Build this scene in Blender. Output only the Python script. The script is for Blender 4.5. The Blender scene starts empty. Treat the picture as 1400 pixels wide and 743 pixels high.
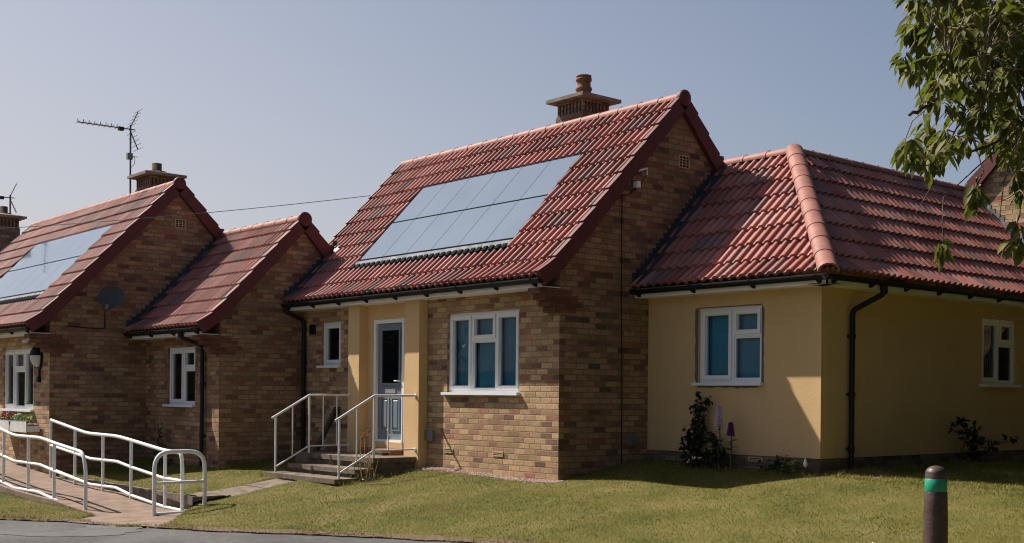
import bpy, math, random
import numpy as np
from mathutils import Vector, Matrix
random.seed(11); RNG = np.random.default_rng(7)
scene = bpy.context.scene
COL = scene.collection
R_ = math.radians

# ------------------------------------------------------------------ object helpers
def tag(o, label=None, cat=None, group=None, kind=None):
    if label: o['label'] = label
    if cat: o['category'] = cat
    if group: o['group'] = group
    if kind: o['kind'] = kind
    return o

def thing(name, label, cat, loc, group=None):
    o = bpy.data.objects.new(name, None); COL.objects.link(o)
    o.location = loc; o.empty_display_size = .2
    return tag(o, label, cat, group)

class MB:
    def __init__(s): s.v = []; s.f = []; s.uv = []; s.sm = []
    def face(s, pts, uv=None, smooth=False):
        b = len(s.v); s.v += [tuple(p) for p in pts]
        s.f.append(tuple(range(b, b + len(pts)))); s.uv.append(uv); s.sm.append(smooth)
    def mesh(s, verts, faces, smooth=True, uvs=None):
        b = len(s.v); s.v += [tuple(p) for p in verts]
        for i, f in enumerate(faces):
            s.f.append(tuple(b + k for k in f)); s.uv.append(uvs[i] if uvs else None); s.sm.append(smooth)
    def box(s, x0, x1, y0, y1, z0, z1):
        if x0 > x1: x0, x1 = x1, x0
        if y0 > y1: y0, y1 = y1, y0
        if z0 > z1: z0, z1 = z1, z0
        p = [(x0,y0,z0),(x1,y0,z0),(x1,y1,z0),(x0,y1,z0),(x0,y0,z1),(x1,y0,z1),(x1,y1,z1),(x0,y1,z1)]
        for f in ((0,3,2,1),(4,5,6,7),(0,1,5,4),(1,2,6,5),(2,3,7,6),(3,0,4,7)): s.face([p[i] for i in f])
    def hexa(s, p):
        for f in ((0,3,2,1),(4,5,6,7),(0,1,5,4),(1,2,6,5),(2,3,7,6),(3,0,4,7)): s.face([p[i] for i in f])
    def prism(s, poly, axis, a0, a1):
        # poly: 2D points; axis 'x': (y,z), 'y': (x,z), 'z': (x,y)
        def mk(p, a):
            return (a, p[0], p[1]) if axis == 'x' else (p[0], a, p[1]) if axis == 'y' else (p[0], p[1], a)
        A = [mk(p, a0) for p in poly]; B = [mk(p, a1) for p in poly]; n = len(poly)
        s.face(A[::-1]); s.face(B)
        for i in range(n):
            j = (i + 1) % n; s.face([A[i], A[j], B[j], B[i]])
    def tube(s, pts, r, n=8, caps=True):
        pts = [Vector(p) for p in pts]; m = len(pts)
        rs = r if isinstance(r, (list, tuple)) else [r] * m
        up = None; V = []; F = []
        for i in range(m):
            t = (pts[min(i+1, m-1)] - pts[max(i-1, 0)])
            t = t.normalized() if t.length > 1e-9 else Vector((0,0,1))
            if up is None:
                up = t.orthogonal().normalized()
            else:
                up = up - t * up.dot(t)
                up = up.normalized() if up.length > 1e-6 else t.orthogonal().normalized()
            w = t.cross(up)
            k = 1.0
            if 0 < i < m-1:
                a = (pts[i]-pts[i-1]).normalized(); k = 1 / max(.6, a.dot(t))
            for j in range(n):
                an = 2*math.pi*j/n
                V.append(pts[i] + (up*math.cos(an) + w*math.sin(an)) * rs[i] * k)
        for i in range(m-1):
            for j in range(n):
                F.append((i*n+j, i*n+(j+1)%n, (i+1)*n+(j+1)%n, (i+1)*n+j))
        s.mesh(V, F, True)
        if caps:
            s.face(V[:n][::-1]); s.face(V[-n:])
    def lathe(s, c, prof, n=16, axis='z'):
        V = []; F = []
        for r, h in prof:
            for j in range(n):
                a = 2*math.pi*j/n; x, y = r*math.cos(a), r*math.sin(a)
                V.append((c[0]+x, c[1]+y, c[2]+h) if axis == 'z' else (c[0]+h, c[1]+x, c[2]+y) if axis == 'x' else (c[0]+x, c[1]+h, c[2]-y))
        for i in range(len(prof)-1):
            for j in range(n): F.append((i*n+j, i*n+(j+1)%n, (i+1)*n+(j+1)%n, (i+1)*n+j))
        s.mesh(V, F, True)
        s.face(V[:n][::-1]); s.face(V[-n:])
    def build(s, name, mat, parent=None, top=False, bevel=0):
        me = bpy.data.meshes.new(name)
        me.from_pydata(s.v, [], s.f)
        me.polygons.foreach_set('use_smooth', s.sm)
        uvl = me.uv_layers.new(name='UVMap')
        V = np.array(s.v, float); out = []
        for f, uv in zip(s.f, s.uv):
            if uv is not None: out += [c for p in uv for c in p]; continue
            P = V[list(f)]
            nrm = np.zeros(3)
            for i in range(len(f)):
                a = P[i]; b = P[(i+1) % len(f)]
                nrm += np.cross(a, b)
            k = int(np.argmax(np.abs(nrm)))
            ix = ((1,2),(0,2),(0,1))[k]
            out += P[:, ix].reshape(-1).tolist()
        uvl.data.foreach_set('uv', np.array(out, np.float32))
        me.update()
        o = bpy.data.objects.new(name, me); COL.objects.link(o)
        if mat: me.materials.append(mat)
        if parent is not None:
            o.parent = parent
            if parent.type == 'EMPTY': o.matrix_parent_inverse = Matrix.Translation(-Vector(parent.location))
        if bevel:
            md = o.modifiers.new('bevel', 'BEVEL'); md.width = bevel; md.segments = 2; md.limit_method = 'ANGLE'
        return o

def round_path(pts, rad, seg=5):
    pts = [Vector(p) for p in pts]; out = [pts[0]]
    for i in range(1, len(pts)-1):
        a, b, c = pts[i-1], pts[i], pts[i+1]
        u = (a-b); v = (c-b); r = min(rad, u.length*.45, v.length*.45)
        p0 = b + u.normalized()*r; p1 = b + v.normalized()*r
        for k in range(seg+1):
            t = k/seg; out.append(p0*(1-t)**2 + b*2*t*(1-t) + p1*t*t)
    out.append(pts[-1]); return out

# ------------------------------------------------------------------ material helpers
class NT:
    def __init__(s, name):
        s.m = bpy.data.materials.new(name); s.m.use_nodes = True
        s.t = s.m.node_tree; s.t.nodes.clear()
        s.out = s.t.nodes.new('ShaderNodeOutputMaterial')
    def n(s, typ, **kw):
        nd = s.t.nodes.new('ShaderNode' + typ)
        for k, v in kw.items(): setattr(nd, k, v)
        return nd
    def l(s, a, b): s.t.links.new(a, b)
    def setin(s, sock, v):
        if hasattr(v, 'is_output'): s.l(v, sock)
        else: sock.default_value = v
    def math(s, op, a, b=0, c=None):
        nd = s.n('Math', operation=op); s.setin(nd.inputs[0], a); s.setin(nd.inputs[1], b)
        if c is not None: s.setin(nd.inputs[2], c)
        return nd.outputs[0]
    def noise(s, vec, scale, detail=3, rough=.55, dist=0):
        nd = s.n('TexNoise'); s.l(vec, nd.inputs['Vector']); nd.inputs['Scale'].default_value = scale
        nd.inputs['Detail'].default_value = detail; nd.inputs['Roughness'].default_value = rough; nd.inputs['Distortion'].default_value = dist
        return nd.outputs['Fac']
    def ramp(s, fac, stops, interp='LINEAR'):
        nd = s.n('ValToRGB'); cr = nd.color_ramp; cr.interpolation = interp
        while len(cr.elements) > 1: cr.elements.remove(cr.elements[-1])
        for i, (p, c) in enumerate(stops):
            e = cr.elements[0] if i == 0 else cr.elements.new(p)
            e.position = p; e.color = (*c, 1) if len(c) == 3 else c
        s.l(fac, nd.inputs[0]); return nd.outputs[0]
    def mix(s, f, a, b, mode='MIX'):
        nd = s.n('Mix', data_type='RGBA', blend_type=mode)
        s.setin(nd.inputs[0], f)
        for i, v in ((6, a), (7, b)):
            if isinstance(v, tuple) and len(v) == 3: v = (*v, 1)
            s.setin(nd.inputs[i], v)
        return nd.outputs[2]
    def bump(s, h, strength=.5, dist=.01):
        nd = s.n('Bump'); nd.inputs['Strength'].default_value = strength; nd.inputs['Distance'].default_value = dist
        s.l(h, nd.inputs['Height']); return nd.outputs[0]
    def pbr(s, col, rough=.7, spec=.4, nrm=None, metal=0, **kw):
        p = s.n('BsdfPrincipled')
        if isinstance(col, tuple) and len(col) == 3: col = (*col, 1)
        s.setin(p.inputs['Base Color'], col); s.setin(p.inputs['Roughness'], rough)
        s.setin(p.inputs['Specular IOR Level'], spec); s.setin(p.inputs['Metallic'], metal)
        if nrm is not None: s.l(nrm, p.inputs['Normal'])
        for k, v in kw.items(): s.setin(p.inputs[k], v)
        s.l(p.outputs[0], s.out.inputs[0]); return p
    def geo(s): return s.n('NewGeometry').outputs['Position']
    def uv(s): return s.n('TexCoord').outputs['UV']

def simple(name, col, rough=.6, spec=.4, var=.12, scale=9, bump=0, bscale=60, metal=0):
    t = NT(name); P = t.geo()
    f = t.noise(P, scale, 4)
    lo = tuple(c*(1-var) for c in col); hi = tuple(min(1, c*(1+var)) for c in col)
    c = t.ramp(f, [(.3, lo), (.7, hi)])
    nrm = t.bump(t.noise(P, bscale, 3), bump, .01) if bump else None
    t.pbr(c, rough, spec, nrm, metal); return t.m

def brick_mat(name, stops, mortar, bl=.228, bh=.08, dirt=.35):
    t = NT(name); uv = t.uv(); P = t.geo()
    sep = t.n('SeparateXYZ'); t.l(uv, sep.inputs[0])
    wob = t.math('MULTIPLY', t.math('SUBTRACT', t.noise(P, 2.3, 1), .5), .006)
    u = sep.outputs[0]; v = t.math('ADD', sep.outputs[1], wob)
    rv = t.math('DIVIDE', v, bh); row = t.math('FLOOR', rv); fv = t.math('FRACT', rv)
    off = t.math('MULTIPLY', t.math('MODULO', t.math('ABSOLUTE', row), 2), .5)
    jit = t.n('TexWhiteNoise', noise_dimensions='1D'); t.l(row, jit.inputs['W'])
    off = t.math('ADD', off, t.math('MULTIPLY', jit.outputs[0], .12))
    ru = t.math('ADD', t.math('DIVIDE', u, bl), off); colm = t.math('FLOOR', ru); fu = t.math('FRACT', ru)
    cv = t.n('CombineXYZ'); t.l(colm, cv.inputs[0]); t.l(row, cv.inputs[1])
    wn = t.n('TexWhiteNoise', noise_dimensions='2D'); t.l(cv.outputs[0], wn.inputs['Vector'])
    cv2 = t.n('CombineXYZ'); t.l(row, cv2.inputs[0]); t.l(colm, cv2.inputs[1]); cv2.inputs[2].default_value = 7.3
    wn2 = t.n('TexWhiteNoise', noise_dimensions='3D'); t.l(cv2.outputs[0], wn2.inputs['Vector'])
    # large clusters of darker bricks plus random bricks
    big = t.noise(P, .9, 3, .6)
    key = t.math('ADD', t.math('MULTIPLY', wn.outputs[0], .90), t.math('MULTIPLY', t.math('SUBTRACT', big, .36), .35))
    base = t.ramp(key, stops)
    base = t.mix(.5, base, t.mix(1, base, t.ramp(wn2.outputs[0], [(0, (.62,.6,.58)), (1, (1.25,1.2,1.15))]), 'MULTIPLY'))
    face = t.noise(P, 26, 5, .7)
    base = t.mix(.75, base, t.ramp(face, [(.3, (.55,.52,.5)), (.6, (1.15,1.12,1.1))]), 'MULTIPLY')
    # mortar
    mw = t.math('ADD', .055, t.math('MULTIPLY', t.noise(P, 30, 2), .05))
    ev = t.math('MINIMUM', fv, t.math('SUBTRACT', 1, fv)); eu = t.math('MULTIPLY', t.math('MINIMUM', fu, t.math('SUBTRACT', 1, fu)), bl/bh)
    e = t.math('MINIMUM', ev, eu)
    mask = t.n('MapRange', interpolation_type='SMOOTHSTEP'); t.l(e, mask.inputs[0]); t.l(t.math('MULTIPLY', mw, .6), mask.inputs[1]); t.l(t.math('MULTIPLY', mw, 1.5), mask.inputs[2])
    mk = mask.outputs[0]
    mc = t.mix(.6, mortar, t.ramp(t.noise(P, 14, 3), [(.3, (.5,.5,.5)), (.7, (1.2,1.2,1.2))]), 'MULTIPLY')
    c = t.mix(mk, mc, base)
    grime = t.noise(P, .55, 4, .6)
    c = t.mix(dirt, c, t.ramp(grime, [(.35, (.5,.46,.42)), (.62, (1.05,1.05,1.05))]), 'MULTIPLY')
    h = t.math('ADD', t.math('MULTIPLY', mk, .8), t.math('MULTIPLY', face, .5))
    h = t.math('ADD', h, t.math('MULTIPLY', wn2.outputs[0], .2))
    t.pbr(c, .9, .2, t.bump(h, .55, .012)); return t.m

def tile_mat(name, cols, weather):
    t = NT(name); uv = t.uv(); P = t.geo()
    sep = t.n('SeparateXYZ'); t.l(uv, sep.inputs[0])
    cv = t.n('CombineXYZ'); t.l(t.math('FLOOR', sep.outputs[0]), cv.inputs[0]); t.l(t.math('FLOOR', sep.outputs[1]), cv.inputs[1])
    wn = t.n('TexWhiteNoise', noise_dimensions='2D'); t.l(cv.outputs[0], wn.inputs['Vector'])
    c = t.ramp(wn.outputs[0], cols)
    n1 = t.noise(P, 7, 5, .65); n2 = t.noise(P, 60, 3, .6)
    c = t.mix(.6, c, t.ramp(n1, [(.3, (.72,.66,.66)), (.68, (1.12,1.1,1.1))]), 'MULTIPLY')
    # grey slate-coloured streaks running down single tiles
    mp = t.n('Mapping'); t.l(uv, mp.inputs[0]); mp.inputs['Scale'].default_value = (2.2, .35, 1)
    st = t.noise(mp.outputs[0], 1.0, 4, .6)
    wn2 = t.n('TexWhiteNoise', noise_dimensions='3D'); t.l(cv.outputs[0], wn2.inputs['Vector'])
    sm = t.math('MULTIPLY', t.math('GREATER_THAN', st, .53), t.math('GREATER_THAN', wn2.outputs[0], .48))
    c = t.mix(t.math('MULTIPLY', sm, weather), c, (.17,.13,.125))
    r = t.ramp(n1, [(.3, (.58,)*3), (.7, (.75,)*3)])
    t.pbr(c, r, .32, t.bump(n2, .12, .004)); return t.m

def glass_mat(name, tint=(.8,.9,.92)):
    t = NT(name)
    g = t.n('BsdfGlossy'); g.inputs['Roughness'].default_value = .01; g.inputs['Color'].default_value = (.9,.95,1,1)
    tr = t.n('BsdfTransparent'); tr.inputs['Color'].default_value = (*tint, 1)
    fr = t.n('Fresnel'); fr.inputs['IOR'].default_value = 1.5
    nb = t.bump(t.noise(t.geo(), 1.6, 1), .04, .05); t.l(nb, g.inputs['Normal'])
    f2 = t.math('ADD', t.math('MULTIPLY', fr.outputs[0], .95), .0)
    mx = t.n('MixShader'); t.l(f2, mx.inputs[0]); t.l(tr.outputs[0], mx.inputs[1]); t.l(g.outputs[0], mx.inputs[2])
    t.l(mx.outputs[0], t.out.inputs[0]); return t.m

def leaf_mat(name, c0, c1, trans=.25, rough=.45):
    t = NT(name); a = t.n('Attribute'); a.attribute_name = 'tint'
    c = t.mix(a.outputs['Fac'], c0, c1)
    p = t.n('BsdfPrincipled'); t.l(c, p.inputs['Base Color']); p.inputs['Roughness'].default_value = rough
    p.inputs['Specular IOR Level'].default_value = .22
    tl = t.n('BsdfTranslucent'); t.l(t.mix(.5, c, (.22,.30,.03)), tl.inputs['Color'])
    mx = t.n('MixShader'); mx.inputs[0].default_value = trans
    t.l(p.outputs[0], mx.inputs[1]); t.l(tl.outputs[0], mx.inputs[2]); t.l(mx.outputs[0], t.out.inputs[0]); return t.m

BRICKS = [(0, (.13,.08,.062)), (.08, (.21,.125,.088)), (.16, (.33,.215,.135)), (.32, (.41,.28,.16)), (.5, (.49,.345,.195)), (.68, (.55,.40,.235)), (.82, (.46,.295,.175)), (.90, (.38,.20,.125)), (.95, (.32,.12,.085)), (1, (.30,.10,.075))]
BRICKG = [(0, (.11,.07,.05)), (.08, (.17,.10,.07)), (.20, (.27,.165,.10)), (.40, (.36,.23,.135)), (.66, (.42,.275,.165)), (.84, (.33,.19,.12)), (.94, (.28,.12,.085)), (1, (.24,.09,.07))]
M = {}
M['brick'] = brick_mat('buff_brick', BRICKS, (.30,.22,.165))
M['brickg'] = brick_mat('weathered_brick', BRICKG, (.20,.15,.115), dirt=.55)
M['brick_red'] = brick_mat('red_brown_brick', [(0, (.13,.06,.042)), (.5, (.19,.085,.058)), (1, (.25,.125,.085))], (.16,.08,.06))
M['brick_plinth'] = brick_mat('plinth_brick', [(0, (.10,.075,.06)), (.5, (.20,.15,.11)), (1, (.28,.21,.16))], (.15,.12,.10))
M['render'] = None
t = NT('cream_render'); P = t.geo()
c = t.ramp(t.noise(P, 1.1, 5, .6), [(.3, (.60,.405,.205)), (.7, (.66,.455,.24))])
mp = t.n('Mapping'); t.l(P, mp.inputs[0]); mp.inputs['Scale'].default_value = (9, 9, .8)
c = t.mix(.10, c, t.ramp(t.noise(mp.outputs[0], 1, 4, .7), [(.32, (.78,.76,.72)), (.6, (1.03,1.03,1.03))]), 'MULTIPLY')
h = t.math('ADD', t.noise(P, 85, 3, .7), t.math('MULTIPLY', t.noise(P, 6, 3), .8))
t.pbr(c, .92, .15, t.bump(h, .5, .012)); M['render'] = t.m
TC = [(0, (.19,.066,.054)), (.25, (.28,.095,.076)), (.6, (.34,.125,.10)), (.85, (.41,.172,.142)), (.94, (.23,.108,.094)), (1, (.17,.095,.086))]
M['tile'] = tile_mat('terracotta_tile', TC, .42)
M['ridge'] = simple('ridge_tile', (.31,.132,.104), .65, .3, .22, 5, .15, 50)
M['verge'] = simple('verge_cap', (.105,.028,.027), .6, .3, .15, 5)
M['soot'] = simple('sooty_clay', (.085,.058,.045), .9, .15, .3, 12)
M['matt'] = simple('matt_black', (.012,.014,.017), .9, .05, .2, 7)
M['lead'] = simple('lead_flashing', (.030,.038,.047), .5, .5, .3, 7, .3, 20)
M['leadpale'] = simple('pale_lead', (.20,.21,.225), .85, .1, .35, 9, .4, 20)
M['white'] = simple('white_upvc', (.78,.79,.80), .32, .5, .03, 3)
M['fascia'] = simple('white_fascia', (.82,.81,.79), .4, .4, .08, 3)
M['black'] = simple('black_plastic', (.009,.010,.012), .5, .28, .2, 5)
M['paint'] = simple('white_gloss_paint', (.74,.74,.74), .35, .5, .10, 12, .12, 40)
M['glass'] = glass_mat('window_glass')
M['teal'] = simple('teal_curtain', (.10,.33,.44), .8, .2, .12, 2)
M['room'] = simple('dark_room', (.012,.012,.014), .9, .1, .3, 4)  # near-black colour stands for the lack of light inside
M['door'] = simple('blue_grey_door', (.165,.205,.25), .45, .4, .05, 4)
M['concrete'] = simple('old_concrete', (.155,.122,.095), .9, .2, .4, 7, .5, 70)
M['ramp'] = simple('ramp_concrete', (.20,.142,.108), .92, .2, .25, 4, .4, 120)
M['cap'] = simple('chimney_slab', (.22,.185,.15), .9, .2, .35, 9, .4, 50)
M['pot'] = simple('clay_pot', (.19,.08,.055), .8, .3, .35, 14, .3, 40)
M['metal'] = simple('grey_aluminium', (.10,.11,.12), .45, .5, .1, 9, metal=.6)
M['grey'] = simple('grey_plastic', (.15,.16,.17), .5, .4, .1, 9)
M['vent'] = simple('clay_airbrick', (.48,.36,.23), .8, .2, .15, 20)
M['bollard'] = simple('brown_plastic', (.062,.036,.029), .5, .5, .35, 18, .3, 60)
M['band'] = simple('green_band', (.008,.27,.155), .4, .5, .2, 20)
M['diff'] = simple('lamp_diffuser', (.6,.6,.58), .35, .5, .05, 9)
M['bark'] = simple('tree_bark', (.10,.078,.062), .9, .2, .4, 25, .6, 60)
M['twig'] = simple('pale_twig', (.23,.17,.13), .8, .2, .3, 25)
M['stem'] = simple('green_stem', (.07,.11,.03), .7, .3, .2, 20)
M['straw'] = simple('dry_stem', (.30,.20,.11), .8, .2, .3, 20)
M['lilac'] = simple('lilac_petal', (.66,.53,.68), .6, .3, .25, 60)
M['purple'] = simple('purple_petal', (.22,.06,.24), .6, .3, .3, 60)
M['redpetal'] = simple('red_petal', (.50,.03,.06), .6, .3, .3, 40)
M['whitepetal'] = simple('white_petal', (.75,.75,.70), .6, .3, .1, 40)
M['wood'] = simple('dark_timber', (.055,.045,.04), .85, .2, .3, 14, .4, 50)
M['leaf'] = leaf_mat('cherry_leaf', (.042,.050,.012), (.15,.142,.025), .30, .6)
M['shrub'] = leaf_mat('shrub_leaf', (.022,.040,.016), (.055,.085,.028), .15)
M['pale'] = leaf_mat('pale_leaf', (.14,.19,.06), (.27,.31,.13), .15)
M['darkleaf'] = leaf_mat('dark_leaf', (.012,.016,.010), (.035,.036,.018), .08)
t = NT('net_curtain'); P = t.geo(); sp = t.n('SeparateXYZ'); t.l(P, sp.inputs[0])
w = t.math('SINE', t.math('MULTIPLY', t.math('ADD', sp.outputs[1], sp.outputs[0]), 95))
c = t.ramp(t.math('ADD', t.math('MULTIPLY', w, .3), t.noise(P, 14, 3)), [(.2, (.05,.05,.05)), (.9, (.24,.23,.22))]); t.pbr(c, .9, .1); M['net'] = t.m
# solar glass
t = NT('solar_glass'); P = t.geo()
c = t.ramp(t.noise(P, 1.3, 3), [(.3, (.105,.15,.205)), (.7, (.125,.17,.225))])
t.pbr(c, .09, .7, None, **{'Coat Weight': .6, 'Coat Roughness': .03}); M['solar'] = t.m
# asphalt
t = NT('asphalt'); P = t.geo()
c = t.ramp(t.noise(P, 150, 3, .8), [(.3, (.055,.053,.054)), (.58, (.10,.097,.096)), (.72, (.20,.19,.18))])
pt = t.n('TexVoronoi'); t.l(P, pt.inputs['Vector']); pt.inputs['Scale'].default_value = .42
c = t.mix(.7, c, t.ramp(t.noise(P, 11, 5, .75), [(.3, (.6,.6,.6)), (.7, (1.4,1.38,1.35))]), 'MULTIPLY')
c = t.mix(.9, c, t.ramp(t.noise(P, .7, 5, .6), [(.35, (.75,.75,.76)), (.62, (1.3,1.28,1.25))]), 'MULTIPLY')
t.pbr(c, .95, .2, t.bump(t.noise(P, 150, 3, .7), .6, .008)); M['asphalt'] = t.m
t = NT('asphalt_patch'); P = t.geo()
c = t.ramp(t.noise(P, 150, 3, .8), [(.3, (.085,.083,.083)), (.62, (.135,.13,.128)), (.75, (.2,.19,.18))])
c = t.mix(.6, c, t.ramp(t.noise(P, 2.5, 5, .6), [(.35, (.75,.75,.76)), (.62, (1.15,1.15,1.15))]), 'MULTIPLY')
t.pbr(c, .95, .2, t.bump(t.noise(P, 150, 3, .7), .6, .008)); M['asphalt_patch'] = t.m
# lawn soil / grass
t = NT('lawn'); P = t.geo()
c = t.ramp(t.noise(P, 1.2, 6, .65), [(.3, (.055,.062,.013)), (.5, (.10,.092,.022)), (.68, (.15,.12,.045))])
c = t.mix(.7, c, t.ramp(t.noise(P, 45, 4, .7), [(.3, (.7,.7,.7)), (.65, (1.15,1.15,1.12))]), 'MULTIPLY')
t.pbr(c, .95, .15, t.bump(t.noise(P, 60, 4, .7), .4, .015)); M['lawn'] = t.m
t = NT('grass_blade'); a = t.n('Attribute'); a.attribute_name = 'tint'
c = t.ramp(a.outputs['Fac'], [(0, (.075,.098,.012)), (.35, (.170,.165,.026)), (.65, (.27,.22,.055)), (1, (.40,.30,.14))])
p = t.n('BsdfPrincipled'); t.l(c, p.inputs['Base Color']); p.inputs['Roughness'].default_value = .6; p.inputs['Specular IOR Level'].default_value = .25
tl = t.n('BsdfTranslucent'); t.l(c, tl.inputs['Color']); mx = t.n('MixShader'); mx.inputs[0].default_value = .25
t.l(p.outputs[0], mx.inputs[1]); t.l(tl.outputs[0], mx.inputs[2]); t.l(mx.outputs[0], t.out.inputs[0]); M['blade'] = t.m
t = NT('gravel'); a = t.n('Attribute'); a.attribute_name = 'tint'
t.pbr(t.ramp(a.outputs['Fac'], [(0, (.15,.09,.07)), (.5, (.33,.23,.18)), (1, (.52,.42,.35))]), .9, .2); M['gravel'] = t.m
M['soil'] = simple('dry_soil', (.13,.095,.062), .95, .1, .4, 25, .6, 60)
M['socket'] = simple('letter_plate', (.45,.45,.46), .35, .5, .05, 9, metal=.5)

def tint_attr(o, vals):
    a = o.data.attributes.new('tint', 'FLOAT', 'POINT'); a.data.foreach_set('value', np.asarray(vals, np.float32))

# ------------------------------------------------------------------ ground height
def gz(x, y):
    x = np.asarray(x, float); y = np.asarray(y, float)
    yy = np.where(y > 1.2, 1.2 + .7*(1-np.exp(-(np.maximum(y, 1.2)-1.2)/.7)), np.maximum(y, -60))
    a = .15*yy - .015*np.clip(x, -20, 20); b = -.5 + .015*np.clip(x, -20, 12); k = .06
    m = np.maximum(a, b)
    return m + k*np.log(np.exp((a-m)/k) + np.exp((b-m)/k))
def gzf(x, y): return float(gz(x, y))
EX = [-80,-25,-12,-4.93,-4.31,-3.69,-2.78,-2.45,-1.44,-.54,.40,1.34,2.42,4.4,6.2,8.0,9.6,12,80]
EY = [-38,-16,-9.7,-5.73,-5.36,-5.0,-4.98,-4.62,-4.25,-3.77,-3.36,-3.02,-2.68,-2.72,-3.25,-4.3,-5.9,-8.6,-60]
def edge(x): return np.interp(x, EX, EY)
def rampz(x): return np.interp(x, [-20,-13,-12.4,-9.7,-8.07,-7,-6.3,-5.76,-4.55,-3.5], [-.15,-.15,-.18,-.335,-.415,-.44,-.445,-.48,-.54,-.56])
SUN, SKY, DUST, SAT, EXPO = 5, .055, 1.8, .85, .75
BRANCHES=[
 [(8.968,-2.736,0.728,0.1000),(8.956,-2.904,1.832,0.0850),(8.916,-3.104,2.726,0.0750),(8.867,-3.317,3.239,0.0600),(8.820,-3.526,3.825,0.0450),(8.746,-3.767,4.480,0.0300)],
 [(8.882,-3.299,3.150,0.0350),(8.742,-3.926,3.269,0.0260),(8.568,-4.284,3.295,0.0170),(8.454,-4.649,3.245,0.0120),(8.400,-4.867,3.188,0.0090),(8.354,-4.998,3.116,0.0060)],
 [(8.892,-3.211,2.939,0.0350),(8.743,-3.925,3.128,0.0240),(8.645,-4.348,3.048,0.0170),(8.572,-4.742,2.929,0.0130),(8.494,-4.987,2.809,0.0110),(8.437,-5.132,2.720,0.0100),(8.405,-5.216,2.669,0.0090)],
 [(8.901,-3.122,2.771,0.0350),(8.800,-3.858,2.851,0.0240),(8.701,-4.282,2.758,0.0160),(8.665,-4.632,2.596,0.0120),(8.599,-4.864,2.505,0.0080),(8.511,-5.122,2.431,0.0050),(8.437,-5.286,2.443,0.0030)],
 [(8.743,-3.925,3.128,0.0120),(8.823,-4.448,2.550,0.0080),(8.816,-4.764,2.271,0.0060),(8.829,-4.903,1.984,0.0040)],
 [(8.568,-4.284,3.295,0.0090),(8.622,-4.838,3.041,0.0060),(8.635,-4.976,2.855,0.0050),(8.667,-4.939,2.660,0.0030)],
 [(8.494,-4.987,2.809,0.0060),(8.559,-4.911,2.723,0.0050),(8.561,-5.063,2.541,0.0040),(8.518,-5.191,2.394,0.0030),(8.555,-5.224,2.288,0.0025),(8.496,-5.294,2.125,0.0020)],
 [(8.599,-4.864,2.505,0.0050),(8.676,-4.928,2.367,0.0030),(8.644,-4.966,2.261,0.0030)],
 [(8.701,-4.282,2.758,0.0080),(8.826,-4.906,2.465,0.0050),(8.844,-5.039,2.273,0.0040),(8.831,-5.055,2.083,0.0020)],
 [(8.665,-4.632,2.596,0.0050),(8.643,-5.275,2.194,0.0030),(8.668,-5.323,2.005,0.0025),(8.669,-5.322,1.915,0.0020)],
 [(8.454,-4.649,3.245,0.0060),(8.425,-4.914,3.391,0.0040),(8.405,-5.092,3.475,0.0030)],
 [(8.568,-4.284,3.295,0.0080),(8.430,-4.446,3.579,0.0060),(8.346,-4.544,3.831,0.0040)],
 [(8.400,-4.867,3.188,0.0050),(8.611,-5.158,2.885,0.0040),(8.661,-5.099,2.867,0.0030),(8.749,-5.074,2.869,0.0030)],
 [(8.867,-3.317,3.239,0.0300),(8.988,-2.866,3.849,0.0200),(9.188,-2.478,4.260,0.0120)],
 [(8.912,-3.263,2.927,0.0300),(9.298,-3.274,3.157,0.0200),(9.553,-3.128,3.216,0.0120)],
 [(8.820,-3.526,3.825,0.0300),(8.654,-4.029,4.046,0.0200),(8.509,-4.354,4.128,0.0100)],
]
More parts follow.
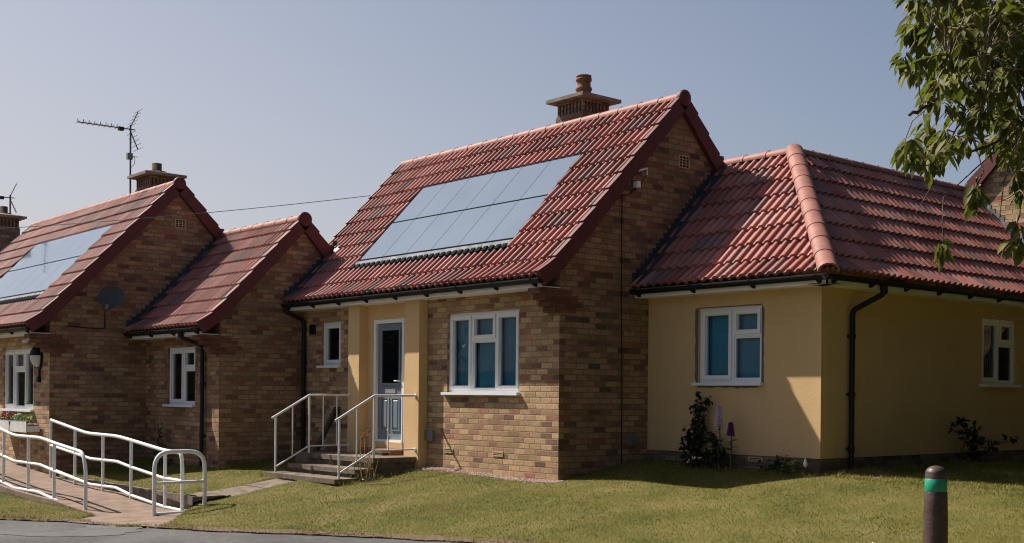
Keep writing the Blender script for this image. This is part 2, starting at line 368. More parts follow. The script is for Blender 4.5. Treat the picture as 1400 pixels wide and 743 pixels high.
CLUMPS=[ (8.27,-3.70,2.67,12),(8.37,-3.83,2.95,8),(8.46,-4.46,3.23,11),(8.41,-4.85,2.51,8),(8.65,-4.05,3.42,8),(9.10,-4.64,3.15,9),(8.31,-3.65,3.49,12),(8.50,-4.73,3.47,8),(8.07,-4.23,3.23,11),(8.13,-4.16,3.27,10),(8.68,-4.37,3.28,8),(8.56,-3.74,3.68,9),(8.12,-3.85,2.73,7),(8.83,-4.52,2.23,9),(8.83,-4.22,3.19,11),(9.05,-5.01,2.31,7),(8.08,-4.51,3.26,7),(8.65,-5.14,2.96,7),(8.28,-4.41,3.27,8),(8.59,-3.84,3.49,8),(8.19,-4.04,3.52,9),(8.59,-4.36,3.33,10),(8.83,-4.69,3.01,10),(8.54,-4.77,3.28,11),(8.85,-5.13,2.89,9),(8.53,-4.48,2.79,7),(8.61,-3.98,2.54,9),(8.32,-3.63,3.35,12),(8.56,-4.96,3.07,11),(8.74,-4.60,2.49,8),(8.46,-3.44,2.76,11),(7.99,-4.24,3.20,9),(8.91,-4.84,2.45,11),(8.56,-5.01,2.70,7),(8.56,-5.24,2.40,12),(8.62,-5.28,3.27,9),(8.67,-4.68,2.91,12),(8.81,-4.80,2.64,9),(8.68,-5.26,2.81,11),(8.14,-4.16,2.87,10),(8.42,-4.52,2.79,10),(8.20,-4.71,2.75,8),(8.85,-4.99,2.57,12),(8.85,-4.28,2.75,8),(8.35,-4.18,2.97,10),(8.21,-3.67,3.42,10),(7.95,-4.06,3.76,9),(8.53,-4.54,3.14,7),(8.39,-4.50,2.91,8),(7.93,-3.98,3.58,9),(8.71,-5.18,2.48,7),(7.98,-4.10,3.09,12),(8.33,-4.03,3.68,10),(8.47,-4.18,2.65,10),(8.18,-3.91,2.75,10),(8.51,-3.68,3.64,12),(8.61,-4.02,2.81,10),(8.84,-4.18,3.34,11),(8.87,-4.27,2.20,11),(8.95,-4.66,3.31,7),(9.09,-5.00,2.47,12),(8.54,-4.71,3.40,10),(8.13,-4.43,2.73,8),(8.72,-5.03,3.13,8),(8.15,-4.80,3.27,12),(8.79,-5.27,3.21,11),(8.13,-4.65,3.05,7),(8.38,-4.41,3.16,10),(8.90,-5.13,3.03,8),(8.36,-5.00,3.16,12),(8.83,-5.32,3.11,9),(8.57,-5.45,2.48,7),(8.61,-4.66,2.88,10),(8.26,-4.06,3.24,7),(8.27,-3.93,3.17,10),(8.95,-4.94,3.05,12),(8.35,-4.20,3.35,10),(8.55,-4.88,3.14,11),(8.84,-4.62,2.96,12),(8.47,-4.37,2.76,12),(8.68,-5.46,3.20,8),(7.96,-4.19,3.70,10),(8.69,-4.47,3.04,9),(8.86,-4.27,2.67,10),(8.36,-4.30,3.36,7),(8.11,-4.04,3.18,8),(8.30,-3.96,3.56,9),(8.34,-3.73,3.72,9),(8.51,-3.42,3.24,12),(8.60,-5.04,2.81,8),(8.11,-4.79,2.58,12),(7.79,-4.18,3.20,9),(8.67,-5.45,3.03,11),(9.07,-4.98,2.79,11),(8.44,-3.50,2.53,12),(8.27,-5.01,3.15,9),(8.86,-4.85,2.26,12),(8.50,-4.44,3.01,7),(8.73,-4.39,2.67,9),(8.61,-4.70,2.71,12),(8.02,-4.45,3.67,12),(8.47,-5.02,3.28,7),(8.80,-4.41,3.14,8),(8.46,-5.19,3.29,7),(8.91,-4.59,2.16,10),(8.89,-4.80,3.32,9),(8.51,-3.84,3.15,7),(8.62,-3.73,2.74,11),(8.72,-4.74,3.02,8),(8.52,-5.02,2.54,7),(8.94,-4.60,2.85,11),(8.36,-5.03,3.19,8),(8.66,-4.26,3.43,8),(8.60,-4.81,2.88,10),(8.87,-4.24,2.89,10),(8.27,-4.80,2.89,7),(8.06,-3.85,3.73,7),(8.74,-4.19,3.14,8),(8.45,-3.57,2.78,7),(8.88,-4.95,2.84,8),(8.77,-5.01,3.31,7),(8.39,-3.61,3.36,9),(8.64,-4.32,2.71,11),(8.81,-4.07,2.61,10),(8.87,-5.13,2.96,7),(8.51,-3.36,3.19,7),(8.71,-5.33,2.42,7),(8.59,-4.38,3.27,7),(8.94,-5.22,2.79,10),(8.40,-4.20,3.35,9),(8.28,-4.32,3.49,11),(8.91,-4.25,3.40,8),(8.26,-4.64,3.49,12),(8.13,-3.95,2.98,9),(8.14,-3.98,3.64,9),(8.61,-5.33,3.29,11),(8.61,-4.55,2.75,9),(8.44,-4.12,2.73,12),(8.59,-3.67,2.81,7),(8.34,-5.03,3.02,7),(8.71,-4.71,2.87,8),(8.58,-4.11,2.31,7),(8.57,-5.24,2.95,12),(8.10,-3.80,3.81,9),(8.35,-4.99,3.47,9),(8.66,-3.69,3.59,12),(8.44,-3.83,3.70,9),(8.82,-4.53,3.20,8),(8.89,-4.57,2.68,9),(8.81,-4.27,3.19,8),(8.55,-3.81,3.69,9),(8.61,-3.55,2.85,10),(8.65,-4.11,2.99,12),(8.99,-5.09,2.51,7),(8.58,-3.65,3.71,8),(8.48,-4.61,3.16,9),(8.05,-4.44,2.74,10),(7.88,-4.21,3.42,11),(7.85,-4.11,3.02,12),(8.26,-3.89,3.09,11),(8.67,-5.52,3.25,10),(8.57,-4.94,3.40,10),(7.87,-4.26,3.58,11),(8.19,-3.78,2.72,10),(8.01,-4.03,3.53,7),(8.85,-4.82,3.31,11),(8.68,-5.40,2.74,7),(8.16,-4.13,3.22,10),(8.85,-4.39,2.65,12),(8.45,-3.65,2.71,8),(8.27,-3.79,2.92,9),(8.92,-5.15,3.28,11),(8.14,-4.67,2.59,11),(8.42,-4.13,2.89,12),(8.72,-4.96,3.19,9),(8.61,-4.35,2.95,10),(8.28,-4.80,3.35,12),(8.21,-3.75,3.04,8),(8.62,-4.57,2.61,9),(9.06,-4.83,2.96,9),(8.97,-4.97,3.18,12),(8.25,-4.71,2.49,8),(8.78,-5.19,2.91,7),(8.80,-5.22,2.73,10),(8.35,-4.67,3.40,9),(9.13,-4.75,2.75,8),(8.45,-4.54,3.26,8),(8.57,-4.86,2.61,12),(8.89,-5.16,3.12,12),(8.16,-3.89,3.11,11),(8.88,-4.90,3.03,12),(8.83,-4.87,3.21,12),(8.51,-4.55,2.61,9),(8.69,-4.65,3.13,7),(8.72,-4.00,2.88,11),(8.76,-3.83,3.46,12),(8.19,-4.08,3.31,11),(9.08,-4.97,2.35,11),(8.61,-4.64,2.60,7),(8.63,-4.52,2.50,9),(8.71,-4.20,2.56,7),(8.74,-4.33,3.38,10),(8.03,-4.58,2.55,11),(8.45,-4.05,2.46,11),(8.88,-4.33,3.26,7),(8.06,-3.91,3.55,10),(8.46,-3.91,2.44,8),(8.34,-3.76,2.78,12),(8.94,-5.12,2.41,11),(8.77,-3.88,3.40,12),(8.87,-4.96,2.89,9),(8.41,-3.81,3.04,9),(8.39,-3.70,3.21,9),(8.43,-3.57,3.10,11),(8.94,-4.26,2.94,11),(8.05,-4.27,3.29,7),(9.04,-4.92,2.71,12),(8.40,-4.06,3.54,10),(8.53,-3.83,2.35,12),(8.78,-5.05,2.79,9),(9.08,-4.89,2.58,10),(8.34,-4.80,2.59,7),(9.11,-4.95,2.68,10),(8.05,-4.08,3.07,11),(8.35,-4.53,2.88,10),(9.15,-4.83,3.15,9),(8.90,-4.38,3.07,11),(8.98,-4.47,3.05,10),(8.10,-4.51,3.17,11),(8.80,-4.95,2.91,10),(8.67,-5.17,3.10,11),(8.62,-4.67,3.32,8),(8.76,-4.32,3.22,7),(8.35,-3.71,3.59,12),(8.53,-5.05,3.19,7),(8.06,-3.90,3.44,7),(8.72,-3.85,3.33,7),(8.55,-5.05,3.36,10),(7.89,-4.18,2.66,9),(8.84,-4.56,2.67,10),(8.81,-4.28,2.73,12),(8.48,-5.03,3.42,8),(8.20,-4.51,3.08,8),(8.74,-4.69,2.58,9),(8.89,-4.46,2.33,8),(8.73,-5.01,2.66,7),(8.85,-4.89,2.30,11),(7.91,-4.19,3.17,7),(8.92,-4.98,2.94,8),(8.37,-4.26,3.43,12),(8.69,-5.04,2.61,12),(8.14,-4.42,3.32,8),(8.95,-4.40,2.21,10),(8.25,-3.91,2.76,12),(8.18,-3.73,3.42,8),(9.03,-4.52,2.95,9),(8.93,-4.50,3.30,8),(8.65,-4.93,3.40,11),(8.46,-3.36,3.60,11),(8.87,-4.13,3.53,12),(8.75,-4.55,2.78,8),(8.18,-3.92,2.93,10),(8.24,-4.54,3.23,11),(8.62,-5.24,2.69,9),(7.94,-4.20,3.10,12),(8.51,-3.56,3.04,9),(8.86,-4.06,3.22,12),(8.99,-5.08,2.18,9),(8.84,-4.34,2.99,11),(7.97,-4.04,3.17,11),(7.93,-4.16,2.70,9),(8.72,-4.32,2.51,12),(8.37,-4.51,3.03,10),(8.57,-4.92,3.04,11),(8.17,-4.25,2.68,8),(8.77,-3.98,2.73,12),(8.68,-4.16,2.40,10),(8.63,-5.09,2.48,10),(8.67,-5.29,3.23,11),(8.96,-4.73,2.58,11),(8.37,-3.68,3.03,7),(8.14,-4.16,3.53,12),(8.83,-5.09,2.71,8),(8.23,-3.82,2.86,11),(9.04,-4.78,3.32,10),(8.34,-3.51,3.19,11),(8.66,-4.35,2.64,8),(8.18,-4.27,3.17,12),(9.19,-4.88,2.38,12),(8.42,-3.54,2.99,9),(8.57,-5.49,3.21,12),(9.00,-4.69,3.19,10),(8.47,-3.63,3.18,9),(9.11,-4.67,2.61,8),(8.56,-3.69,3.47,7),(7.98,-4.05,3.24,10),(8.21,-4.48,3.34,11),(8.61,-5.21,2.93,12),(8.49,-3.30,2.99,8),(7.98,-4.29,3.49,12),(8.33,-5.18,2.98,10),(8.38,-5.20,2.92,8),(8.43,-5.29,2.47,8),(8.46,-5.26,2.42,8),(8.40,-5.10,3.28,7),(8.38,-5.13,3.24,6),(8.64,-4.97,2.26,13),(8.66,-4.95,2.21,9),(8.67,-5.32,1.92,13),(8.83,-4.90,1.96,12),(8.86,-4.86,1.93,10),(8.85,-4.88,2.05,7),(8.55,-5.22,2.37,5),(8.34,-5.01,3.11,6),(8.31,-5.05,3.17,4),(8.73,-2.65,2.82,9),(9.24,-3.81,4.39,9),(8.90,-2.94,3.98,9),(8.15,-2.59,4.02,9),(8.77,-1.44,3.76,9),(9.34,-2.78,3.69,9),(9.39,-2.31,3.57,9),(8.90,-3.32,3.21,9),(8.86,-3.09,2.87,9),(9.11,-4.03,4.22,9),(8.44,-2.84,4.71,9),(8.64,-3.10,4.50,9),(8.56,-3.08,2.91,9),(9.21,-1.98,3.24,9),(8.98,-3.66,3.66,9),(9.04,-3.37,2.61,9),(9.73,-3.98,2.98,9),(8.48,-2.61,3.65,9),(8.95,-3.71,4.04,9),(8.59,-1.94,4.18,9),(9.32,-3.41,3.95,9),(9.18,-3.38,4.26,9),(8.24,-2.58,3.50,9),(9.54,-2.99,3.29,9),(9.45,-3.93,3.20,9),(9.41,-3.90,3.34,9),(8.87,-2.74,2.90,9),(8.77,-2.91,4.34,9),(9.14,-3.11,4.04,9),(8.59,-2.13,3.59,9),(8.88,-3.05,3.56,9),(9.46,-3.63,3.92,9),(9.24,-2.91,4.15,9),(9.35,-4.04,3.85,9),(8.89,-3.81,2.95,9),(8.25,-2.11,3.26,9),(8.91,-3.68,3.04,9),(9.76,-3.74,2.95,9),(9.38,-4.11,2.88,9),(9.84,-3.92,2.93,9),(9.39,-2.95,3.06,9),(9.20,-2.93,2.61,9),(8.14,-2.35,4.94,9),(8.53,-2.98,4.73,9),(9.28,-3.90,3.44,9),(9.11,-2.13,3.09,9),(9.11,-3.45,3.53,9),(9.06,-3.21,3.97,9),(8.37,-2.62,3.43,9),(8.46,-2.03,2.94,9),(8.81,-3.86,3.21,9),(8.67,-2.11,3.79,9),(9.44,-3.65,2.56,9),(9.63,-3.69,3.55,9),(9.60,-3.56,3.20,9),(9.28,-2.14,3.78,9),(9.32,-3.64,3.31,9),(8.91,-2.48,2.61,9),(8.73,-3.02,3.25,9),(9.08,-3.56,3.11,9),(9.03,-1.83,4.17,9),(9.06,-3.77,4.16,9),(8.16,-2.16,3.00,9),(8.59,-2.11,4.62,9),(9.56,-3.28,3.98,9),(9.35,-3.90,4.11,9),(9.34,-4.19,4.06,9),(8.75,-1.78,4.49,9),(9.69,-3.25,3.04,9),(8.96,-1.72,4.35,9),(8.74,-2.46,3.33,9),(9.41,-3.31,2.91,9),(8.22,-2.23,4.35,9),(8.86,-4.09,3.90,9),(9.36,-4.06,2.55,9),(8.97,-3.38,3.04,9),(9.34,-3.32,3.45,9),(8.50,-1.93,5.23,9),(8.79,-3.38,2.94,9),(9.63,-3.84,2.78,9),(9.69,-3.80,3.89,9),(9.48,-3.38,2.75,9),(9.18,-3.77,2.91,9),(8.90,-3.53,4.22,9),(8.69,-3.24,2.65,9),(9.38,-2.71,3.62,9),(8.72,-3.13,2.82,9),(9.09,-2.05,3.54,9),(9.27,-3.54,4.06,9),(9.87,-4.01,3.14,9),(9.23,-3.07,3.58,9),(9.20,-2.97,3.33,9),(9.13,-2.13,3.23,9),(9.05,-4.04,3.41,9),(9.10,-4.12,2.42,9),(9.45,-3.01,2.77,9),(8.45,-3.22,4.51,9),(9.16,-2.57,4.04,9),(8.44,-2.69,3.44,9),(9.26,-2.56,3.52,9),(8.71,-3.87,4.03,9),(8.76,-1.96,3.42,9),(9.30,-3.25,3.67,9),(8.59,-3.07,2.94,9),(9.17,-3.87,2.98,9),(9.22,-2.57,3.54,9),(9.29,-4.35,2.82,9),(9.14,-3.12,3.93,9),(8.94,-3.49,4.51,9),(9.01,-3.83,4.16,9),(7.79,-3.58,4.90,8),(8.33,-4.66,3.76,8),(8.27,-4.46,4.16,8),(8.76,-5.42,3.66,8),(8.04,-3.69,4.23,8),(7.85,-3.59,4.56,8),(8.65,-4.82,4.15,8),(8.56,-3.63,4.37,8),(9.03,-4.52,3.77,8),(8.51,-4.26,4.22,8),(8.39,-3.76,3.90,8),(8.50,-4.19,3.89,8),(8.56,-4.85,3.80,8),(8.35,-4.43,4.17,8),(7.74,-3.68,4.61,8),(8.55,-4.29,4.17,8),(8.71,-4.26,4.03,8),(8.37,-3.80,4.43,8),(8.61,-4.55,3.84,8),(8.60,-4.14,4.32,8),(8.86,-4.94,4.11,8),(8.17,-3.63,4.16,8),(8.27,-3.04,4.25,8),(8.69,-5.10,4.03,8),(8.84,-4.38,4.17,8),(8.59,-5.00,3.59,8),(8.14,-4.00,4.21,8),(8.20,-4.47,4.07,8),(8.24,-3.59,4.35,8),(8.85,-4.32,3.72,8),(8.73,-5.40,3.72,8),(8.35,-3.63,4.33,8),(8.52,-3.59,4.10,8),(8.27,-4.06,4.05,8),(8.37,-4.45,3.82,8),(8.20,-3.54,4.63,8),(8.15,-3.56,4.20,8),(8.55,-4.27,4.02,8),(7.92,-3.59,4.22,8),(8.26,-4.58,4.42,8) ]

# ------------------------------------------------------------------ ground sheets
def spaced(segs):
    out = []
    for a, b, st in segs: out += list(np.arange(a, b, st))
    return np.array(out + [segs[-1][1]])
gx = spaced([(-3000,-300,300),(-300,-60,40),(-60,-16,4),(-16,-11,.5),(-11,9.5,.07),(9.5,16,.4),(16,60,4),(60,300,40),(300,3000,300)])
gy = spaced([(-3000,-300,300),(-300,-60,40),(-60,-16,4),(-16,-7,.6),(-7,3.5,.07),(3.5,12,.4),(12,60,4),(60,300,40),(300,3000,300)])
GX, GY = np.meshgrid(gx, gy); GZ = gz(GX, GY)
GZ = GZ + .012*np.sin(GX*2.1+GY*1.3) + .010*np.sin(GX*.9-GY*3.1)
road = GY < edge(GX) - .02
GZ = np.where(road, gz(GX, GY) - .16, GZ)
inramp = (GX > -13) & (GX < -3.75) & (GY > -4.58) & (GY < -3.42)
FLARE = [(-4.55,-3.425),(-3.85,-3.45),(-2.40,-4.56),(-2.95,-4.92),(-3.85,-5.22),(-4.4,-4.72),(-4.55,-4.55)]
def in_poly(px, py, poly):
    c = np.zeros(np.shape(px), bool)
    for (x1, y1), (x2, y2) in zip(poly, poly[1:] + poly[:1]):
        c ^= ((y1 > py) != (y2 > py)) & (px < (x2-x1)*(py-y1)/((y2-y1) if abs(y2-y1) > 1e-9 else 1e-9) + x1)
    return c
GZ = np.where(inramp, GZ - .22, GZ)
GZ = np.where(in_poly(GX, GY, FLARE) & ~road, GZ - .09, GZ)
inpath = (GX > -4.66) & (GX < -4.0) & (GY > -3.4) & (GY < -1.62)
GZ = np.where(inpath, GZ - .14, GZ)
ny, nx = GX.shape
idx = np.arange(nx*ny).reshape(ny, nx)
F = np.stack([idx[:-1,:-1], idx[:-1,1:], idx[1:,1:], idx[1:,:-1]], -1).reshape(-1, 4)
def np_mesh(name, V, F, mat, smooth=True):
    me = bpy.data.meshes.new(name)
    me.vertices.add(len(V)); me.vertices.foreach_set('co', np.asarray(V, np.float32).ravel())
    k = F.shape[1]
    me.loops.add(F.size); me.loops.foreach_set('vertex_index', F.ravel().astype(np.int32))
    me.polygons.add(len(F)); me.polygons.foreach_set('loop_start', np.arange(0, F.size, k, dtype=np.int32))
    me.polygons.foreach_set('use_smooth', np.full(len(F), smooth))
    me.materials.append(mat); me.update(calc_edges=True); me.validate()
    o = bpy.data.objects.new(name, me); COL.objects.link(o); return o
o = np_mesh('lawn', np.stack([GX, GY, GZ], -1).reshape(-1, 3), F, M['lawn']); tag(o, 'mown sunlit grass lawn in front of the bungalows', 'lawn', kind='structure')

ax = spaced([(-80,-14,3),(-14,11,.12),(11,80,3)]); kk = np.array([0,.05,.12,.25,.45,.7,1,1.4,2,3,4.5,6.5,9,12,16,20,26])
AX, AK = np.meshgrid(ax, kk); AY = edge(AX) + .03*np.sin(AX*9)*np.exp(-AK*4) + .02*np.sin(AX*23+1)*np.exp(-AK*4) - AK
AZ = gz(AX, AY) - .022 - .012*np.exp(-AK*9)
idx = np.arange(AX.size).reshape(AX.shape)
F = np.stack([idx[:-1,:-1], idx[:-1,1:], idx[1:,1:], idx[1:,:-1]], -1).reshape(-1, 4)
o = np_mesh('footpath', np.stack([AX, AY, AZ], -1).reshape(-1, 3), F, M['asphalt']); tag(o, 'worn grey asphalt path along the lawn edge', 'path', kind='structure')
# paler re-laid strip that leads from the ramp mouth across the path
mb = MB()
cl = [(-2.95,-4.95,.55),(-2.5,-5.2,.62),(-2.2,-5.6,.55),(-2.6,-6.1,.42),(-4.4,-6.6,.40),(-7,-7.9,.45),(-12,-11,.5)]
prev = None
for i in range(len(cl)-1):
    for k in range(8):
        t_ = k/8; a = cl[i]; b = cl[i+1]; x = a[0]+(b[0]-a[0])*t_; y = a[1]+(b[1]-a[1])*t_; w = a[2]+(b[2]-a[2])*t_
        w *= 1 + .12*math.sin(i*8+k)
        dx, dy = (.35,-.2) if i > 1 else (.5, .3)
        p0 = (x-dx*w*1.2, y-dy*w*1.2 - .0, gzf(x-dx*w, y-dy*w) - .017); p1 = (x+dx*w*1.2, y+dy*w*1.2, gzf(x+dx*w*1.2, y+dy*w*1.2) - .017)
        if prev: mb.face([prev[0], prev[1], p1, p0])
        prev = (p0, p1)
o = mb.build('path_patch', M['asphalt_patch'], top=True); tag(o, 'paler re-laid strip of asphalt at the foot of the ramp', 'path', kind='structure')

# ------------------------------------------------------------------ building parts
def Wy(pl): return lambda u, d, v: (u, pl + d, v)
def Wx(pl): return lambda u, d, v: (pl - d, u, v)
def Wyn(pl): return lambda u, d, v: (u, pl + d, v)
def wbox(mb, W, u0, u1, d0, d1, v0, v1):
    a = W(u0, d0, v0); b = W(u1, d1, v1); mb.box(a[0], b[0], a[1], b[1], a[2], b[2])
def wall_open(mb, W, u0, u1, v0, v1, ops, rev=.125):
    us = sorted({u0, u1} | {o[0] for o in ops} | {o[1] for o in ops}); vs = sorted({v0, v1} | {o[2] for o in ops} | {o[3] for o in ops})
    for i in range(len(us)-1):
        for j in range(len(vs)-1):
            cu, cvv = (us[i]+us[i+1])/2, (vs[j]+vs[j+1])/2
            if any(o[0] < cu < o[1] and o[2] < cvv < o[3] for o in ops): continue
            mb.face([W(us[i],0,vs[j]), W(us[i+1],0,vs[j]), W(us[i+1],0,vs[j+1]), W(us[i],0,vs[j+1])])
    for a, b, c, d in ops:
        mb.face([W(a,0,c), W(a,rev,c), W(a,rev,d), W(a,0,d)]); mb.face([W(b,0,c), W(b,rev,c), W(b,rev,d), W(b,0,d)])
        mb.face([W(a,0,d), W(b,0,d), W(b,rev,d), W(a,rev,d)]); mb.face([W(a,0,c), W(b,0,c), W(b,rev,c), W(a,rev,c)])
def ring(mb, W, a, b, c, d, w, d0, d1):
    wbox(mb, W, a, a+w, d0, d1, c, d); wbox(mb, W, b-w, b, d0, d1, c, d)
    wbox(mb, W, a+w, b-w, d0, d1, c, c+w); wbox(mb, W, a+w, b-w, d0, d1, d-w, d)
def window(house, W, u0, u1, v0, v1, lights, back, backname='curtain', sill=True, back2=None):
    fr = MB(); gl = MB(); sash = []
    ring(fr, W, u0, u1, v0, v1, .03, .042, .112)
    iu0, iu1, iv0, iv1 = u0+.03, u1-.03, v0+.03, v1-.03
    for a, b, c, d, k in lights:
        A = iu0+(iu1-iu0)*a; B = iu0+(iu1-iu0)*b; Cc = iv0+(iv1-iv0)*c; D = iv0+(iv1-iv0)*d
        ring(fr, W, A, B, Cc, D, .018, .045, .11); A += .018; B -= .018; Cc += .018; D -= .018
        if k == 'c':
            s = MB(); ring(s, W, A, B, Cc, D, .048, .026, .1); A += .048; B -= .048; Cc += .048; D -= .048
            ring(s, W, A, B, Cc, D, .010, .05, .1); sash.append(s); A += .01; B -= .01; Cc += .01; D -= .01
        else:
            ring(fr, W, A, B, Cc, D, .022, .056, .1); A += .022; B -= .022; Cc += .022; D -= .022
        gl.face([W(A,.075,Cc), W(B,.075,Cc), W(B,.075,D), W(A,.075,D)])
    f = fr.build('window', M['white'], house)
    for s in sash: s.build('sash', M['white'], f)
    gl.build('pane', M['glass'], f)
    if sill:
        s = MB(); wbox(s, W, u0-.07, u1+.03, -.065, .043, v0-.036, v0+.004); s.build('sill', M['white'], f)
    b = MB()
    if back is M['teal']:
        # hanging folds
        n = 40; V = []
        for i in range(n+1):
            u = u0+(u1-u0)*i/n; dd = .145 + .008*math.sin(i*1.9) + .005*math.sin(i*.7)
            V += [W(u, dd, v0+.002), W(u, dd, v1)]
        b.mesh(V, [(2*i, 2*i+2, 2*i+3, 2*i+1) for i in range(n)])
    else:
        b.face([W(u0-.01,.30,v0-.05), W(u1+.01,.30,v0-.05), W(u1+.01,.30,v1), W(u0-.01,.30,v1)])
    b.build(backname, back, f)
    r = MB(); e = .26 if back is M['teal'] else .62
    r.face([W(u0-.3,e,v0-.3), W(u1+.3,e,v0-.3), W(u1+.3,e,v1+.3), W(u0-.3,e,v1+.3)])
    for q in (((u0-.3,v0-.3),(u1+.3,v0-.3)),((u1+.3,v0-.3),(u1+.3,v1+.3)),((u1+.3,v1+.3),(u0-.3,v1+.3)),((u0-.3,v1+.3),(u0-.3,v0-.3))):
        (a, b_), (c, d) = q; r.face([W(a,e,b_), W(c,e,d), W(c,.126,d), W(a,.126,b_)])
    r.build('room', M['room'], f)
    return f
TRI = [(0,.325,0,1,'c'),(.325,.675,0,.66,'f'),(.325,.675,.66,1,'c'),(.675,1,0,1,'c')]
DUO = [(0,.53,0,1,'c'),(.53,1,0,.63,'f'),(.53,1,.63,1,'c')]

class Prof:
    """eave-to-ridge section of one slope; axis 'y': section in (Y,Z), run along X; axis 'x': section in (X,Z), run along Y"""
    def __init__(s, pts, axis):
        s.p = np.array(pts, float); s.axis = axis
        s.c = np.concatenate([[0], np.cumsum(np.hypot(*np.diff(s.p, axis=0).T))]); s.L = s.c[-1]
    def hz(s, q): return np.interp(q, s.c, s.p[:,0]), np.interp(q, s.c, s.p[:,1])
    def nrm(s, q):
        e = .12; q0, q1 = max(0, q-e), min(s.L, q+e)
        h0, z0 = s.hz(q0); h1, z1 = s.hz(q1); th, tz = h1-h0, z1-z0; k = math.hypot(th, tz); sg = 1 if th > 0 else -1
        return -tz/k*sg, abs(th)/k
    def pt(s, a, q, up=0):
        h, z = s.hz(q); nh, nz = s.nrm(q); h += nh*up; z += nz*up
        return (a, h, z) if s.axis == 'y' else (h, a, z)
    def s_of_h(s, h):
        return float(np.interp(h, s.p[:,0], s.c)) if s.p[-1,0] > s.p[0,0] else float(np.interp(-h, -s.p[:,0], s.c))
PITCH = .15
US = [0,.10,.21,.33,.44,.52,.58,.64,.69,.72,.86]
def hprof(t):
    if t < .48: return .038*math.sin(math.pi/2*t/.48)**.8
    if t < .72: return .038*max(0, math.cos(math.pi/2*(t-.48)/.24))**.8
    return -.004*math.sin(math.pi*(t-.72)/.28)
HP = [hprof(t) for t in US]
def tiles(mb, P, S, a0, a1, l0, l1, coarse=False, hole=None, rowbase=0):
    if hole:
        ha, hb, r0, r1 = hole
        tiles(mb, P, S[:r0+1], a0, a1, l0, l1, coarse)
        tiles(mb, P, S[r0:r1+1], a0, a1, l0, lambda s: ha, coarse, rowbase=r0); tiles(mb, P, S[r0:r1+1], a0, a1, lambda s: hb, l1, coarse, rowbase=r0)
        tiles(mb, P, S[r1:], a0, a1, l0, l1, coarse, rowbase=r1)
        return
    ncol = int(math.ceil((a1-a0)/(2*PITCH)))
    us = [0, .2, .4, .52, .62, .72, .86] if coarse else US
    samp = []; skip = set()
    for r in (0, 1):
        for t in us:
            samp.append((r*PITCH + t*PITCH, hprof(t)))
            if (t == .72 or t == 0) : skip.add(len(samp)-1); samp.append(samp[-1])
    samp.append((2*PITCH, 0))
    for i in range(len(S)-1):
        sa, sb = S[i], S[i+1] + .02
        nseg = 2 if i + rowbase < 2 and not coarse else 1
        for c in range(ncol):
            aL = a0 + c*2*PITCH
            if aL > max(l1(sa), l1(sb)) or aL + 2*PITCH < min(l0(sa), l0(sb)): continue
            j1, j2 = random.uniform(-.002, .003), random.uniform(-.002, .003); js = random.uniform(-.003, .003)
            rows = []
            for k in range(nseg+1):
                f = k/nseg; s = sa + js*(1-f) + (sb-sa)*f
                s = max(0, s)
                lo, hi = l0(s), l1(s); V = []
                for da, h in samp:
                    t = da/(2*PITCH); up = h + (.034 + j1*(1-t) + j2*t)*(1-f) + .002
                    V.append(P.pt(min(max(aL+da, lo), hi), min(s, P.L), up))
                rows.append(V)
            m = len(samp); VV = [v for r in rows for v in r]; FF = []; UV = []
            for k in range(nseg):
                for q in range(m-1):
                    if q in skip: continue
                    FF.append((k*m+q, k*m+q+1, (k+1)*m+q+1, (k+1)*m+q))
                    x0 = c + .03 + .94*q/(m-1); x1 = c + .03 + .94*(q+1)/(m-1); y0 = i + rowbase + .03 + .94*k/nseg; y1 = i + rowbase + .03 + .94*(k+1)/nseg
                    UV.append([(x0,y0),(x1,y0),(x1,y1),(x0,y1)])
            mb.mesh(VV, FF, True, UV)
            s = max(0, sa+js); lo, hi = l0(s), l1(s)
            low = [P.pt(min(max(aL+da, lo), hi), s+.004, h-.012) for da, h in samp]
            mb.mesh(rows[0]+low, [(q+1, q, m+q, m+q+1) for q in range(m-1)], False, [[(c+.5, i+rowbase+.04)]*4 for q in range(m-1)])
def verge(house, P, S, ain, aout, s0=0, drop=.15):
    mb = MB()
    for i in range(len(S)-1):
        if S[i+1] < s0 + .05: continue
        sa, sb = max(S[i], s0), min(S[i+1]+.012, P.L)
        mid = (sa+sb)/2
        poly = []
        for s, up in ((sa-.006,.076),(mid,.062),(sb,.048),(sb,-drop),(mid,-drop),(sa-.006,-drop-.004)):
            q = P.pt(0, max(s, 0), up); poly.append((q[1], q[2]) if P.axis == 'y' else (q[0], q[2]))
        mb.prism(poly, 'x' if P.axis == 'y' else 'y', ain, aout + (.0025 if i % 2 else 0)*(1 if aout > ain else -1))
    return mb.build('verge', M['verge'], house)
